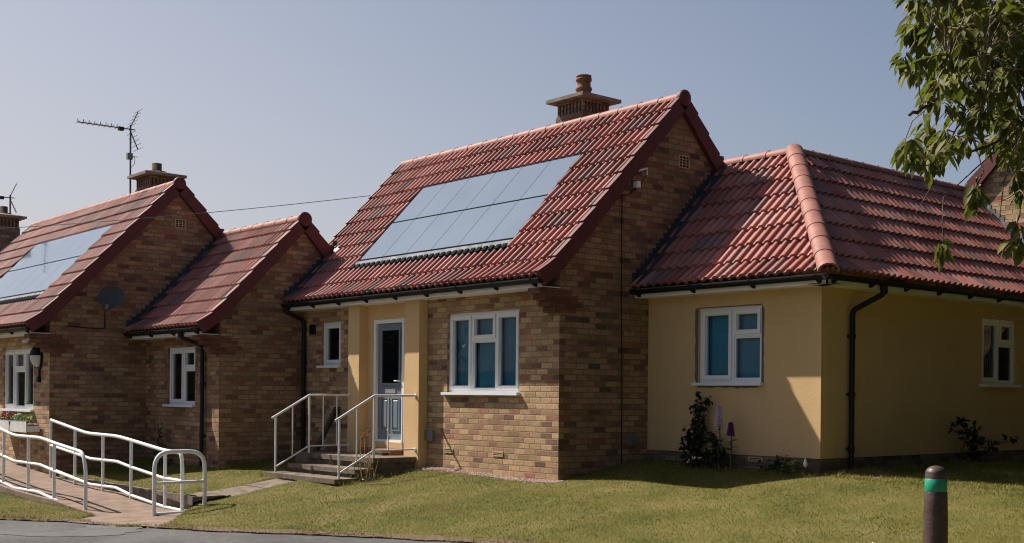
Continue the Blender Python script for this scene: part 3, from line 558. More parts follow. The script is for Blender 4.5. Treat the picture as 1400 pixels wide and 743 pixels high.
def ridge(house, A, B, r=.11, seg=.43, name='ridge', flat=.80, over=0):
    A = Vector(A); B = Vector(B); d = (B-A); L = d.length; d.normalize()
    side = d.cross(Vector((0,0,1))).normalized(); up = side.cross(d).normalized()
    n = max(1, round(L/seg)); mb = MB(); clips = []
    for i in range(n):
        p0 = A + d*(L*i/n); p1 = A + d*(L*(i+1)/n - .006)
        r0, r1 = r*1.02, r*.955
        V = []
        for p, rr in ((p0, r0), (p1, r1)):
            for k in range(13):
                a = math.pi*(-.07 + 1.14*k/12)
                V.append(p + side*math.cos(a)*rr + up*(math.sin(a)*rr*flat + random.uniform(-.001,.001)))
        mb.mesh(V, [(k, k+1, 13+k+1, 13+k) for k in range(12)])
        Vc = V[:13] + [p0 + (v-p0)*.78 for v in V[:13]]
        mb.mesh(Vc, [(k+1, k, 13+k, 13+k+1) for k in range(12)], False)
        mo = MB(); mo.box(*(sorted((p0.x-.012, p0.x+.012)) + sorted((p0.y-.012, p0.y+.012)) + [p0.z+r*flat+.0, p0.z+r*flat+.012])); clips.append(mo)
    o = mb.build(name, M['ridge'], house)
    for mo in clips: mo.build('clip', M['black'], o)
    return o
def ridge_end(house, c, axis, r=.135):
    mb = MB(); sgn = 1
    prof = [(r*1.0, -.03), (r*1.04, .02), (r*.98, .05), (r*.7, .066), (.001, .07)]
    if axis == 'x': mb.lathe(c, prof, 14, 'x')
    else: mb.lathe(c, [(a, -h) for a, h in prof], 14, 'y')
    mb.build('ridge_cap', M['verge'], house)
def eaves(house, axis, wall, e, z, a0, a1, cuts=(0,0), brk=.82):
    """fascia, soffit and half-round gutter; e = horizontal position of the tile edge, wall = wall plane"""
    sg = 1 if wall > e else -1
    f0, f1 = e + sg*.085, e + sg*.105
    mb = MB()
    def bx(h0, h1, z0, z1, b0, b1):
        if axis == 'y': mb.box(b0, b1, h0, h1, z0, z1)
        else: mb.box(h0, h1, b0, b1, z0, z1)
    bx(f0, f1, z-.145, z-.012, a0, a1)
    bx(f1, wall, z-.140, z-.128, a0, a1)
    mb.build('fascia', M['fascia'], house)
    g = MB(); gc, gzz, r = e + sg*.022, z-.042, .058
    pts = [(math.cos(math.pi*(1+k/10)), math.sin(math.pi*(1+k/10))) for k in range(11)]
    out = [(gc+p[0]*r, gzz+p[1]*r) for p in pts]; inn = [(gc+p[0]*(r-.006), gzz+p[1]*(r-.006)) for p in pts]
    rim = [(gc-r-.006, gzz+.008), (gc-r, gzz-.004)]
    def w(p, a): return (a, p[0], p[1]) if axis == 'y' else (p[0], a, p[1])
    for line in (out, inn):
        V = [w(p, a) for a in (a0+cuts[0], a1+cuts[1]) for p in line]; n = len(line)
        g.mesh(V, [(k, k+1, n+k+1, n+k) for k in range(n-1)])
    for a in (a0+cuts[0], a1+cuts[1]): g.face([w(p, a) for p in out])
    for q in (-1, 1):
        c = gc+q*(r-.003)
        if axis == 'y': g.box(a0+cuts[0], a1+cuts[1], c-.006, c+.006, gzz-.006, gzz+.007)
        else: g.box(c-.006, c+.006, a0+cuts[0], a1+cuts[1], gzz-.006, gzz+.007)
    o = g.build('gutter', M['black'], house)
    n = max(2, int((a1-a0)/brk))
    for k in range(n+1):
        b = MB()
        a = a0+.1+(a1-a0-.2)*k/n
        pl = [(f0, gzz+.02), (f0, gzz-.095), (f0-sg*.03, gzz-.09), (gc, gzz-r-.012), (gc-sg*r*.9, gzz-r*.55), (gc-sg*(r+.010), gzz), (gc-sg*(r+.010), gzz+.012)]
        b.prism(pl, 'x' if axis == 'y' else 'y', a-.018, a+.018)
        b.build('bracket', M['black'], o)
    return gc, gzz
def downpipe(house, pts, clips, wall_dir):
    mb = MB(); p = round_path(pts, .06, 4); mb.tube(p, .036, 10)
    for q in pts[1:3]: pass
    for c in clips:
        mb.lathe((c[0], c[1], c[2]-.03), [(.044,0),(.046,.03),(.044,.06)], 12)
        w = wall_dir
        mb.box(min(c[0], c[0]+w[0])-.03, max(c[0], c[0]+w[0])+.03, min(c[1], c[1]+w[1])-.03*(abs(w[0])>0), max(c[1], c[1]+w[1])+.03*(abs(w[0])>0), c[2]-.015, c[2]+.015)
    # socket under the gutter
    t0 = pts[0]; mb.lathe((t0[0], t0[1], t0[2]-.10), [(.044,0),(.048,.02),(.048,.09),(.055,.13)], 12)
    mb.build('downpipe', M['black'], house)
def lead_apron(house, P, a0, aw, s0, s1, plane, mat, step=.105):
    """lead soaker on the roof beside a wall plus the stepped cover flashing on the wall"""
    mb = MB(); n = 24
    sd = 1 if aw > a0 else -1
    for i in range(n):
        sa = s0+(s1-s0)*i/n; sb = s0+(s1-s0)*(i+1)/n
        q = [P.pt(a0, sa, .055), P.pt(a0+(aw-a0)*.5, sa, .05), P.pt(aw, sa, .04)]; r = [P.pt(a0, sb, .055), P.pt(a0+(aw-a0)*.5, sb, .05), P.pt(aw, sb, .04)]
        mb.face([q[0], q[1], r[1], r[0]], smooth=True); mb.face([q[1], q[2], r[2], r[1]], smooth=True)
        mb.face([q[2], P.pt(aw, sa, -.01), P.pt(aw, sb, -.01), r[2]])
    h0, z0 = P.hz(s0); h1, z1 = P.hz(s1); N = max(1, int(abs(z1-z0)/.08))
    for k in range(N):
        sa = s0+(s1-s0)*k/N; sb = s0+(s1-s0)*(k+1)/N
        ha, za = P.hz(sa); hb, zb = P.hz(sb)
        poly = [(ha, za), (hb, zb), (hb, zb+.135), (ha, zb+.135)]
        mb.prism(poly, 'x' if P.axis == 'y' else 'y', plane, plane+sd*(.005+.0015*(k%2)))
    mb.build('flashing', mat, house)
def gable_poly(Pf, Pr, zb, h_front, h_rear, dn=.10):
    pts = [(h_front, zb)]
    for P, rev in ((Pf, False), (Pr, True)):
        q = [P.pt(0, s, -dn) for s in np.linspace(0, P.L, 14)]
        q = [(v[1], v[2]) if P.axis == 'y' else (v[0], v[2]) for v in q]
        sg = 1 if h_rear > h_front else -1
        if not rev:
            q = [v for v in q if (v[0]-h_front)*sg > .02]; s0 = P.s_of_h(h_front); v = P.pt(0, s0, -dn)
            pts.append((h_front, (v[2])))
            pts += q[:-1]
        else:
            q = [v for v in q[::-1] if (h_rear-v[0])*sg > .02]
            apex = q[0]; pts += q; s0 = P.s_of_h(h_rear); pts.append((h_rear, P.pt(0, s0, -dn)[2]))
    pts.append((h_rear, zb)); return pts
def airbrick(house, W, u0, u1, v0, v1, name='airbrick', rows=4, cols=2):
    mb = MB(); ring(mb, W, u0, u1, v0, v1, .016, -.012, .006)
    b = MB(); wbox(b, W, u0+.01, u1-.01, -.003, .004, v0+.01, v1-.01)
    for k in range(1, rows): v = v0+.016+(v1-v0-.032)*k/rows; wbox(mb, W, u0+.016, u1-.016, -.009, .004, v-.006, v+.006)
    for k in range(1, cols): u = u0+(u1-u0)*k/cols; wbox(mb, W, u-.007, u+.007, -.011, .004, v0+.016, v1-.016)
    o = mb.build(name, M['vent'], house); b.build('opening', M['room'], o)

def solar(house, P, a0, a1, s0, s1, cols, rows):
    t_ = MB()
    def slab(mb, a, b, sa, sb, u0, u1):
        mb.hexa([P.pt(a,sa,u0), P.pt(b,sa,u0), P.pt(b,sb,u0), P.pt(a,sb,u0), P.pt(a,sa,u1), P.pt(b,sa,u1), P.pt(b,sb,u1), P.pt(a,sb,u1)])
    slab(t_, a0-.16, a1+.14, s0-.24, s1+.10, -.035, -.012); slab(t_, a0-.02, a1+.0, s0-.22, s1-.02, -.02, .022); slab(t_, a0-.035, a1, s1-.03, s1+.02, -.02, .05)
    n = 28; slab(t_, a0-.09, a1, s0-.20, s0-.10, .0, .035)
    for k in range(n):   # ribbed lower apron
        a = a0-.10+(a1-a0+.1)*k/n; b = a0-.10+(a1-a0+.1)*(k+.62)/n; slab(t_, a, b, s0-.20, s0-.105, .01, .056)
    tr = t_.build('solar_tray', M['matt'], house)
    ap = MB(); slab(ap, a0-.06, a1, s0-.125, s0-.02, .0, .045); ap.build('apron', M['leadpale'], tr)
    for r in range(rows):
        for c in range(cols):
            mb = MB(); w = (a1-a0)/cols; h = (s1-s0)/rows
            slab(mb, a0+w*c+.006, a0+w*(c+1)-.006, s0+h*r+.018, s0+h*(r+1)-.018, .024, .048)
            mb.build('solar_panel', M['solar'], house)

def chimney(house, x0, x1, y0, y1, zb, zt, pot_at, pot='tall'):
    mb = MB(); mb.box(x0, x1, y0, y1, zb, zt-.24); c = mb.build('chimney', M['brick_plinth'], house)
    mb = MB(); mb.box(x0+.040, x1-.040, y0+.040, y1-.040, zt-.24, zt-.002)
    mb.build('flue_core', M['soot'], c)
    mb = MB(); n = 8
    mb.box(x0+.015, x1-.015, y0+.015, y1-.015, zt-.238, zt-.215); mb.box(x0+.015, x1-.015, y0+.015, y1-.015, zt-.045, zt-.003)
    for k in range(n):
        u = k/(n-1)
        for ya, yb in ((y0+.02, y0+.06), (y1-.06, y1-.02)):
            xx = x0+.02+(x1-x0-.085)*u; mb.box(xx, xx+.045, ya, yb, zt-.2145, zt-.0455)
        if 0 < k < n-1:
            for xa, xb in ((x0+.02, x0+.06), (x1-.06, x1-.02)):
                yy = y0+.02+(y1-y0-.085)*u; mb.box(xa, xb, yy, yy+.045, zt-.2145, zt-.0455)
    mb.build('dentil_course', M['brick_plinth'], c)
    mb = MB(); o = .125
    mb.box(x0-o, x1+o, y0-o, y1+o, zt, zt+.055)
    A = [(x0-o, y0-o), (x1+o, y0-o), (x1+o, y1+o), (x0-o, y1+o)]; Bq = [(x0+.12, y0+.12), (x1-.12, y0+.12), (x1-.12, y1-.12), (x0+.12, y1-.12)]
    for k in range(4):
        j = (k+1) % 4; mb.face([(*A[k], zt+.055), (*A[j], zt+.055), (*Bq[j], zt+.11), (*Bq[k], zt+.11)])
    mb.face([(*q, zt+.11) for q in Bq]); mb.build('cap', M['cap'], c)
    mb = MB()
    if pot == 'tall': mb.lathe((*pot_at, zt+.10), [(.125,0),(.125,.10),(.140,.115),(.140,.15),(.118,.17),(.115,.26),(.135,.27),(.135,.31),(.12,.315),(.12,.33),(.13,.335),(.13,.355),(.09,.36),(.085,.2)], 20)
    else: mb.lathe((*pot_at, zt+.10), [(.24,0),(.20,.05),(.10,.07),(.10,.22),(.075,.225),(.07,.1)], 20)
    mb.build('pot', M['pot'] if pot == 'tall' else M['soot'], c)

# ------------------------------------------------------------------ one terraced bungalow
BASEP = [(-.42,2.745),(-.15,2.935),(.10,3.185),(2.40,5.60)]
def bungalow_shell(house, ox, oy, oz, length, front_ops, front_segments, upper_left=None, left_split=None, panels=None):
    """gable on plane X=ox, house runs to -X, front wall on Y=oy"""
    Pf = Prof([(h+oy, z+oz) for h, z in BASEP], 'y')
    Pr = Prof([(2*(2.40+oy)-(h+oy), z+oz) for h, z in BASEP], 'y')
    S = list(np.linspace(0, Pf.L, 12)); S[1], S[2], S[3] = .395, .79, 1.12
    xl = ox-length
    right = ox+.03
    mb = MB()
    if left_split is not None:
        slo, xlo = left_split; l0 = lambda s: xlo if s < slo else xl
    else: l0 = lambda s: xl
    tiles(mb, Pf, S, right-math.ceil((right-xl)/.3)*.3, right, l0, lambda s: right, hole=(panels[0]-.075, panels[1]+.006, 2, 8) if panels else None)
    tiles(mb, Pr, S, right-math.ceil((right-xl)/.3)*.3, right, lambda s: xl, lambda s: right, True)
    rf = mb.build('roof', M['tile'], house)
    verge(house, Pf, S, ox+.012, ox+.085); verge(house, Pr, S, ox+.012, ox+.085)
    verge(house, Pf, S, xl-.03, xl+.02, s0=(left_split[0] if left_split else 0)); verge(house, Pr, S, xl-.03, xl+.02)
    zr = 5.60+oz
    ridge(house, (ox+.05, oy+2.40, zr-.035), (xl-.02, oy+2.40, zr-.035))
    ridge_end(house, (ox+.055, oy+2.40, zr-.03), 'x', .12)
    # walls
    W = Wy(oy); mb = MB()
    for a, b in front_segments:
        mb = MB(); wall_open(mb, W, a, b, gzf((a+b)/2, oy)-.5, oz+2.80, [o for o in front_ops if a <= o[0] and o[1] <= b]); mb.build('wall', M['brick'], house)
    poly = gable_poly(Pf, Pr, oz-.6, oy+.001, oy+4.8)
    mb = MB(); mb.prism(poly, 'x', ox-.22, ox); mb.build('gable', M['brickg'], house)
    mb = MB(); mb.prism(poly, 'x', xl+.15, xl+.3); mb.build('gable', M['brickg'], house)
    mb = MB(); mb.box(xl+.15, ox-.01, oy+4.6, oy+4.79, oz-.6, oz+2.8); mb.build('wall', M['brick'], house)
    # brick corbel under the verge foot
    mb = MB()
    for k, (ext, back) in enumerate(((.37,.22),(.28,.34),(.18,.42),(.09,.30))):
        mb.box(ox-.235-.001*k, ox+.004+.001*k, oy-ext, oy+back, oz+2.595-.08*(k+1)+.004, oz+2.595-.08*k)
    mb.build('corbel', M['brick_red'], house)
    return Pf, Pr, S

# ================================================================== bungalow with the blue door
H1 = thing('bungalow', 'brick bungalow with blue door, rendered porch piers and twelve roof solar panels', 'bungalow', (-3.4, 2.4, 0))
ops = [(-2.495,-.835,1.186,2.37),(-6.095,-5.48,1.63,2.385)]
xl = -7.05
PF1, PR1, S1 = bungalow_shell(H1, 0, 0, 0, 7.05, ops, [(-6.9,-5.0),(-3.0,-.0)], left_split=(1.45, -6.715), panels=(-5.33, -1.275))
eaves(H1, 'y', 0, -.42, 2.745, -6.715, .0, (0, .06))
window(H1, Wy(0), *ops[0], TRI, M['teal'])
window(H1, Wy(0), *ops[1], [(0,1,0,1,'c')], M['room'], 'dark_backing')  # near-black sheet behind the pane; its colour paints the unlit room
mb = MB(); wall_open(mb, Wy(0), -4.67, -3.38, -.3, 2.62, [(-4.46,-3.60,.30,2.36)], .14)
mb.box(-4.999, -4.67, -.16, .02, -.3, 2.604); mb.box(-3.38, -3.001, -.16, .02, -.3, 2.604)
mb.build('porch', M['render'], H1, bevel=.008)
# door
d = MB(); W = Wy(0)
wbox(d, W, -4.40, -3.66, .035, .085, .42, 2.30)
dr = d.build('door', M['door'], H1)
f = MB(); wbox(f, W, -4.458, -4.395, -.012, .11, .385, 2.358); wbox(f, W, -3.665, -3.602, -.012, .11, .385, 2.358); wbox(f, W, -4.395, -3.665, -.012, .11, 2.295, 2.358)
wbox(f, W, -4.395, -3.665, -.02, .11, .385, .418); f.build('door_frame', M['white'], dr)
g = MB(); g.face([W(-4.27,.0335,1.33), W(-3.79,.0335,1.33), W(-3.79,.0335,2.18), W(-4.27,.0335,2.18)]); gp = g.build('pane', M['glass'], dr)
g = MB(); g.face([W(-4.29,.0345,1.31), W(-3.77,.0345,1.31), W(-3.77,.0345,2.20), W(-4.29,.0345,2.20)]); g.build('room', M['room'], dr)
g = MB(); ring(g, W, -4.31, -3.75, 1.29, 2.22, .04, .016, .034)
for a, b in ((-4.29,-4.07),(-3.99,-3.77)):
    ring(g, W, a, b, .56, 1.10, .022, .020, .0345); g.hexa([W(a+.04,.0345,.60), W(b-.04,.0345,.60), W(b-.04,.0345,1.06), W(a+.04,.0345,1.06), W(a+.06,.018,.62), W(b-.06,.018,.62), W(b-.06,.018,1.04), W(a+.06,.018,1.04)])
g.build('moulding', M['door'], dr)
g = MB(); wbox(g, W, -4.17, -3.89, .022, .0345, 1.165, 1.235); g.build('letter_plate', M['socket'], dr)
g = MB(); wbox(g, W, -3.735, -3.70, .018, .0345, 1.27, 1.50); g.tube([W(-3.72,.03,1.36), W(-3.72,-.03,1.36), W(-3.84,-.035,1.36)], .011); g.build('handle', M['socket'], dr)
g = MB(); wbox(g, W, -3.63, -3.585, -.03, -.0125, 1.55, 1.70); g.build('doorbell', M['white'], dr)
# threshold
g = MB(); wbox(g, W, -4.45, -3.61, -.05, .12, .27, .384); g.build('threshold', M['render'], H1)
solar(H1, PF1, -5.33, -1.275, .975, 2.93, 6, 2)
chimney(H1, -2.957, -2.30, 2.6, 3.243, 5.0, 6.055, (-2.60, 2.90))
lead_apron(H1, PF1, -6.715, -6.50, .02, 1.52, -6.717, M['lead'])
airbrick(H1, Wx(0), 2.37, 2.60, 4.55, 4.74, rows=4, cols=3)
airbrick(H1, Wy(0), -2.545, -2.33, .275, .345, rows=2, cols=1); airbrick(H1, Wy(0), -1.385, -1.16, .272, .342, rows=2, cols=1)
g = MB(); wbox(g, Wy(0), -3.0+.03, -2.79, -.05, -.001, .44, .60); g.build('meter_box', M['grey'], H1, bevel=.01)
g = MB(); wbox(g, Wx(0), 1.335, 1.505, -.04, -.001, .45, .62); g.build('meter_box', M['grey'], H1, bevel=.01)
g = MB(); wbox(g, Wy(0), -6.49, -6.29, -.02, -.001, 2.19, 2.36); g.build('vent', M['black'], H1)
g = MB(); g.tube([(.012,1.17,4.0),(.012,1.175,2.6),(.012,1.20,1.4),(.012,1.205,.16)], .007, 6); g.build('cable', M['black'], H1)
g = MB(); g.tube([(.01,1.35,4.335),(.06,1.36,4.345),(.07,1.62,4.43),(.07,1.62,4.33)], .012, 6); g.box(.005,.09,1.40,1.47,4.13,4.22)
bk = g.build('cable_bracket', M['white'], H1)
g = MB(); g.tube([(.02,1.47,4.2),(.03,1.55,4.22),(.03,1.6,4.3),(.07,1.62,4.34)], .006, 6); g.tube([(.02,1.44,4.13),(.014,1.3,4.02),(.012,1.17,4.0)], .006, 6); g.build('wire', M['black'], bk)
downpipe(H1, [(-6.655,-.39,2.67),(-6.655,-.39,2.58),(-6.60,-.06,2.44),(-6.60,-.06,.06)], [(-6.60,-.06,1.7),(-6.60,-.06,.7)], (0,.06))

# ================================================================== link building left of it
L2 = thing('link_building', 'low brick link between the bungalows with one white window and gabled tile roof', 'building', (-8.2, -.03, 0))
LP = [(-2.03,2.27),(-1.76,2.455),(-1.51,2.70),(-.03,4.25)]
PF2 = Prof(LP, 'y'); PR2 = Prof([(2*-.03-h, z) for h, z in LP], 'y'); S2 = list(np.linspace(0, PF2.L, 9))
mb = MB(); tiles(mb, PF2, S2, -6.69-10*.3, -6.69, lambda s: -9.705, lambda s: -6.69); tiles(mb, PR2, S2, -6.69-10*.3, -6.69, lambda s: -9.705, lambda s: -6.69, True)
mb.build('roof', M['tile'], L2)
verge(L2, PF2, S2, -6.708, -6.635); verge(L2, PR2, S2, -6.708, -6.635)
ridge(L2, (-6.67,-.03,4.235), (-9.70,-.03,4.235), .12); ridge_end(L2, (-6.665,-.03,4.24), 'x', .13)
op = (-8.755,-7.635,.925,1.955)
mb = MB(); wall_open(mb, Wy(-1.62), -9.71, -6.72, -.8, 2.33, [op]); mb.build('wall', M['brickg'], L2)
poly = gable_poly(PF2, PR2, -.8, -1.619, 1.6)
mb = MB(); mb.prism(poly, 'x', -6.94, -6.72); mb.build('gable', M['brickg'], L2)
mb = MB()
for k, (ext, back) in enumerate(((.37,.22),(.28,.34),(.18,.42),(.09,.30))):
    mb.box(-6.955-.001*k, -6.716+.001*k, -1.62-ext, -1.62+back, 2.115-.08*(k+1)+.004, 2.115-.08*k)
mb.build('corbel', M['brick_red'], L2)
window(L2, Wy(-1.62), *op, DUO, M['room'], 'dark_backing')
eaves(L2, 'y', -1.62, -2.03, 2.27, -9.70, -6.735, (0, .05))
lead_apron(L2, PF2, -9.705, -9.50, .02, PF2.L-.02, -9.707, M['lead'])
downpipe(L2, [(-7.42,-2.0,2.19),(-7.42,-2.0,2.10),(-7.24,-1.68,1.95),(-7.24,-1.68,-.14)], [(-7.24,-1.68,1.3),(-7.24,-1.68,.4)], (0,.06))

# ================================================================== bungalow at the left
H2 = thing('bungalow', 'brick bungalow at the left edge with bright solar panels and window boxes', 'bungalow', (-13.4, -1.0, 0))
op3 = (-12.26,-10.535,.80,1.945)
PF3, PR3, S3 = bungalow_shell(H2, -9.71, -3.41, -.43, 7.95, [op3], [(-17.5,-9.71)], panels=(-15.15, -10.83))
eaves(H2, 'y', -3.41, -3.83, 2.315, -17.5, -9.71, (0, .06))
window(H2, Wy(-3.41), *op3, TRI, M['room'], 'dark_backing')
solar(H2, PF3, -15.15, -10.83, 1.03, 2.98, 6, 2)
chimney(H2, -12.25, -11.55, -.79, -.15, 4.6, 5.60, (-11.95, -.45), 'short')
airbrick(H2, Wx(-9.71), -1.07, -.85, 4.30, 4.47, rows=4, cols=3)
g = MB(); g.tube([(-9.70,-3.15,2.33),(-9.70,-2.6,2.30),(-9.70,-2.42,2.31),(-9.70,-2.42,2.70)], .008, 6); g.build('cable', M['black'], H2)

# ================================================================== far stack beyond the left edge
H3 = thing('building', 'building behind the left bungalow showing only its brick chimney', 'building', (-20.5, .6, 0))
mb = MB(); mb.box(-22.5, -18.6, -1.6, 3.2, -.6, 3.0); mb.build('wall', M['brickg'], H3)
P3 = Prof([(-2.0,2.7),(.6,4.25)], 'y'); P3r = Prof([(3.2,2.7),(.6,4.25)], 'y'); mb = MB()
for P in (P3, P3r): tiles(mb, P, list(np.linspace(0, P.L, 9)), -22.8, -18.5, lambda s: -22.8, lambda s: -18.5, True)
mb.build('roof', M['tile'], H3)
mb = MB(); mb.prism([(-1.6,3.0),(.6,4.2),(3.2,3.0)], 'x', -18.8, -18.6); mb.build('gable', M['brickg'], H3)
chimney(H3, -19.75, -19.0, -1.62, -.92, 2.9, 5.47, (-19.4, -1.2), 'short')

# ================================================================== cream corner building
HC = thing('corner_building', 'cream rendered corner building with hipped tile roof and dark grey patch round its window', 'building', (1.5, 4.5, .3))
FP = [(1.38,2.70),(1.66,2.93),(3.41,4.73)]
PFc = Prof(FP, 'y'); PSc = Prof([(4.71-h, z) for h, z in FP], 'x')
SC = list(np.linspace(0, PFc.L, 9))
hipx = lambda s: 4.71-float(PFc.hz(s)[0])          # X of the hip on the front slope
hipy = lambda s: 4.71-float(PSc.hz(s)[0])          # Y of the hip on the side slope
mb = MB()
tiles(mb, PFc, SC, 0.0, 3.6, lambda s: .005, hipx)
tiles(mb, PSc, SC, 1.2, 8.21, hipy, lambda s: 8.20)
# plain rear slopes
mb.face([(.0,3.41,4.72),(1.30,3.41,4.72),(-.6,5.31,2.8),(.0,5.31,2.8)]); mb.face([(1.30,3.41,4.72),(1.30,8.2,4.72),(-.6,8.2,2.8),(-.6,5.31,2.8)])
mb.build('roof', M['tile'], HC)
ridge(HC, (1.28,3.41,4.715), (.02,3.41,4.715), .11); ridge(HC, (1.30,3.44,4.715), (1.30,8.15,4.715), .11)
a = Vector(PFc.pt(hipx(.01), .01, .03)); b = Vector((1.30,3.41,4.76))
hp = ridge(HC, a + (a-b).normalized()*.05, b, .13, .36, 'hip')
wop = (.945,2.035,1.345,2.375); sop = (5.745,6.80,1.375,2.36)
mb = MB(); wall_open(mb, Wy(1.75), .0, 2.965, .385, 2.66, [wop])
wall_open(mb, Wx(2.965), 1.75, 8.2, .385, 2.66, [sop]); mb.build('wall', M['render'], HC)
mb = MB(); wall_open(mb, Wy(1.765), 0, 2.95, -.4, .388, []); wall_open(mb, Wx(2.95), 1.765, 8.2, -.4, .388, []); mb.build('plinth', M['brick_plinth'], HC)
mb = MB(); mb.box(2.94, 2.966, 1.749, 1.77, .384, .389); mb.box(0, 2.95, 1.751, 1.78, .383, .387); mb.box(2.94, 2.964, 1.77, 8.2, .383, .387)
mb.build('drip', M['render'], HC)
# mortar patch round the replaced window
def ragged(u0, u1, v0, v1, m, seed):
    r = random.Random(seed); pts = []
    def run(p, q, n, nx, nz):
        for k in range(n):
            t_ = k/n; w = r.uniform(.75, 1.1)*m; pts.append((p[0]+(q[0]-p[0])*t_+nx*w, p[1]+(q[1]-p[1])*t_+nz*w))
    run((u0-.01, v0), (u1+.02, v0), 16, 0, -1.25); run((u1, v0), (u1, v1), 16, .75, 0); run((u1, v1), (u0, v1), 16, 0, .25); run((u0, v1), (u0, v0), 16, -1, 0)
    return pts
pp = ragged(*wop, .055, 3)
mb = MB(); q = [(wop[0],wop[2]),(wop[1],wop[2]),(wop[1],wop[3]),(wop[0],wop[3])]
n = len(pp)
def sq(i):
    k = i // 16; t_ = (i % 16)/16; a_ = q[k]; b_ = q[(k+1) % 4]; return (a_[0]+(b_[0]-a_[0])*t_, a_[1]+(b_[1]-a_[1])*t_)
for i in range(n):
    j = (i+1) % n; mb.face([(pp[i][0],1.747,pp[i][1]), (pp[j][0],1.747,pp[j][1]), (sq(j)[0],1.747,sq(j)[1]), (sq(i)[0],1.747,sq(i)[1])])
mb.build('mortar_patch', simple('grey_mortar', (.13,.125,.12), .95, .1, .25, 20, .3, 60), HC)
window(HC, Wy(1.75), *wop, DUO, M['teal'])
window(HC, Wx(2.965), *sop, DUO, M['net'])
eaves(HC, 'y', 1.75, 1.38, 2.70, .0, 3.245, (0, .13)); eaves(HC, 'x', 2.965, 3.33, 2.70, 1.465, 8.2, (-.13, 0))
lead_apron(HC, PFc, .0, .20, .02, PFc.L-.02, .001, M['lead'])
lead_apron(HC, PSc, 8.20, 8.0, .02, PSc.L-.02, 8.199, M['leadpale'])  # paler lead puts the sunlit look of this flashing into its colour
airbrick(HC, Wy(1.765), 1.82, 2.06, .30, .365, rows=2, cols=1)
downpipe(HC, [(3.30,2.62,2.60),(3.30,2.62,2.50),(3.03,2.33,2.28),(3.03,2.33,.15)], [(3.03,2.33,1.95),(3.03,2.33,1.2),(3.03,2.33,.5)], (-.06,0))

# ================================================================== bungalow round the corner at the right
H4 = thing('bungalow', 'brick gable of another bungalow rising behind the corner roof under the branches', 'bungalow', (2.2, 11.5, .5))
PE = Prof([(5.02-.0,2.745),(4.75,2.935),(4.5,3.185),(2.2,5.60)], 'x'); PW = Prof([(4.4-h, z) for h, z in PE.p], 'x')
S4 = list(np.linspace(0, PE.L, 12)); mb = MB()
for P in (PE, PW): tiles(mb, P, S4, 8.17, 15, lambda s: 8.17, lambda s: 15, True)
mb.build('roof', M['tile'], H4)
verge(H4, PE, S4, 8.188, 8.115); verge(H4, PW, S4, 8.188, 8.115)
ridge(H4, (2.2,8.15,5.58), (2.2,15,5.58)); ridge_end(H4, (2.2,8.145,5.585), 'y')
poly = gable_poly(PE, PW, -.1, 4.6, -.2)
mb = MB(); mb.prism(poly, 'y', 8.2, 8.42); mb.build('gable', M['brick'], H4)
mb = MB(); mb.box(4.4, 4.6, 8.43, 15, -.1, 2.8); mb.box(-.2, 0, 8.43, 15, -.1, 2.8); mb.box(.01, 4.39, 14.8, 15, -.1, 5.0); mb.build('wall', M['brick'], H4)
eaves(H4, 'x', 4.6, 5.02, 2.745, 8.2, 15)

# ================================================================== steps and landing
ST = thing('entrance_steps', 'worn concrete steps and landing in front of the blue door', 'steps', (-4.0, -.8, -.1))
def slab(mb, x0, x1, y0, y1, z0, z1):
    mb.box(x0, x1, y0, y1, z0, z1)
mb = MB(); mb.box(-5.04, -3.05, -.95, -.001, .115, .19); mb.build('landing', M['concrete'], ST, bevel=.012)
mb = MB(); mb.box(-4.98, -3.10, -.90, -.002, -.4, .114); mb.build('riser', M['concrete'], ST)
mb = MB(); mb.box(-5.02, -3.06, -1.27, -.905, -.04, .03); mb.build('tread', M['concrete'], ST, bevel=.012)
mb = MB(); mb.box(-4.97, -3.10, -1.22, -.905, -.4, -.041); mb.build('riser', M['concrete'], ST)
mb = MB(); mb.box(-5.08, -3.02, -1.64, -1.225, -.17, -.10); mb.build('tread', M['concrete'], ST, bevel=.012)
mb = MB(); mb.box(-5.0, -3.08, -1.58, -1.225, -.5, -.171); mb.build('riser', M['concrete'], ST)
mb = MB()
for k in range(4): mb.box(-4.42+.215*k, -4.21+.215*k-.012+.0, -.27, -.055, .191, .285)
mb.box(-4.42, -3.575, -.255, -.055, .191, .275); mb.build('brick_step', M['brick_red'], ST)
g = MB(); g.box(-3.95, -3.62, -.40, -.28, .191, .235); g.build('door_scraper', M['wood'], ST)

def step_rail(label, X, post):
    t = thing('step_handrail', label, 'handrail', (X, -1.53, -.1), 'white handrails beside the door steps')
    a = MB(); a.tube(round_path([(X,-1.60,.755),(X,-1.53,.79),(X,-.92,1.125),(X,-.16,1.132)], .02, 3), .018, 8); a.lathe((X,-.172,1.132), [(.035,0),(.035,.008)], 12, 'y'); a.build('top_rail', M['paint'], t)
    a = MB(); a.tube(round_path([(X,-1.53,-.02),(X,-.93,.30),(X,-.16,.305)], .01, 2), .013, 6); a.lathe((X,-.172,.305), [(.03,0),(.03,.008)], 12, 'y'); a.build('lower_rail', M['paint'], t)
    for y, z0, z1, r in ((-1.53,-.11,.79,.017),(-.92,.185,1.122,.017)):
        a = MB(); a.tube([(X,y,z0),(X,y,z1)], r, 8); a.build('post', M['paint'], t)
    for y in (-1.225,-.66,-.40):
        zt = 1.125 if y > -.92 else .79+(y+1.53)/.61*.335; zl = .305 if y > -.93 else -.02+(y+1.53)/.60*.32
        a = MB(); a.tube([(X,y,zl),(X,y,zt)], .010, 6); a.build('baluster', M['paint'], t)
step_rail('thin white handrail on the right of the door steps, nearest the camera', -3.08, 0)
step_rail('thin white handrail on the left of the door steps, beside the small window', -4.95, 0)
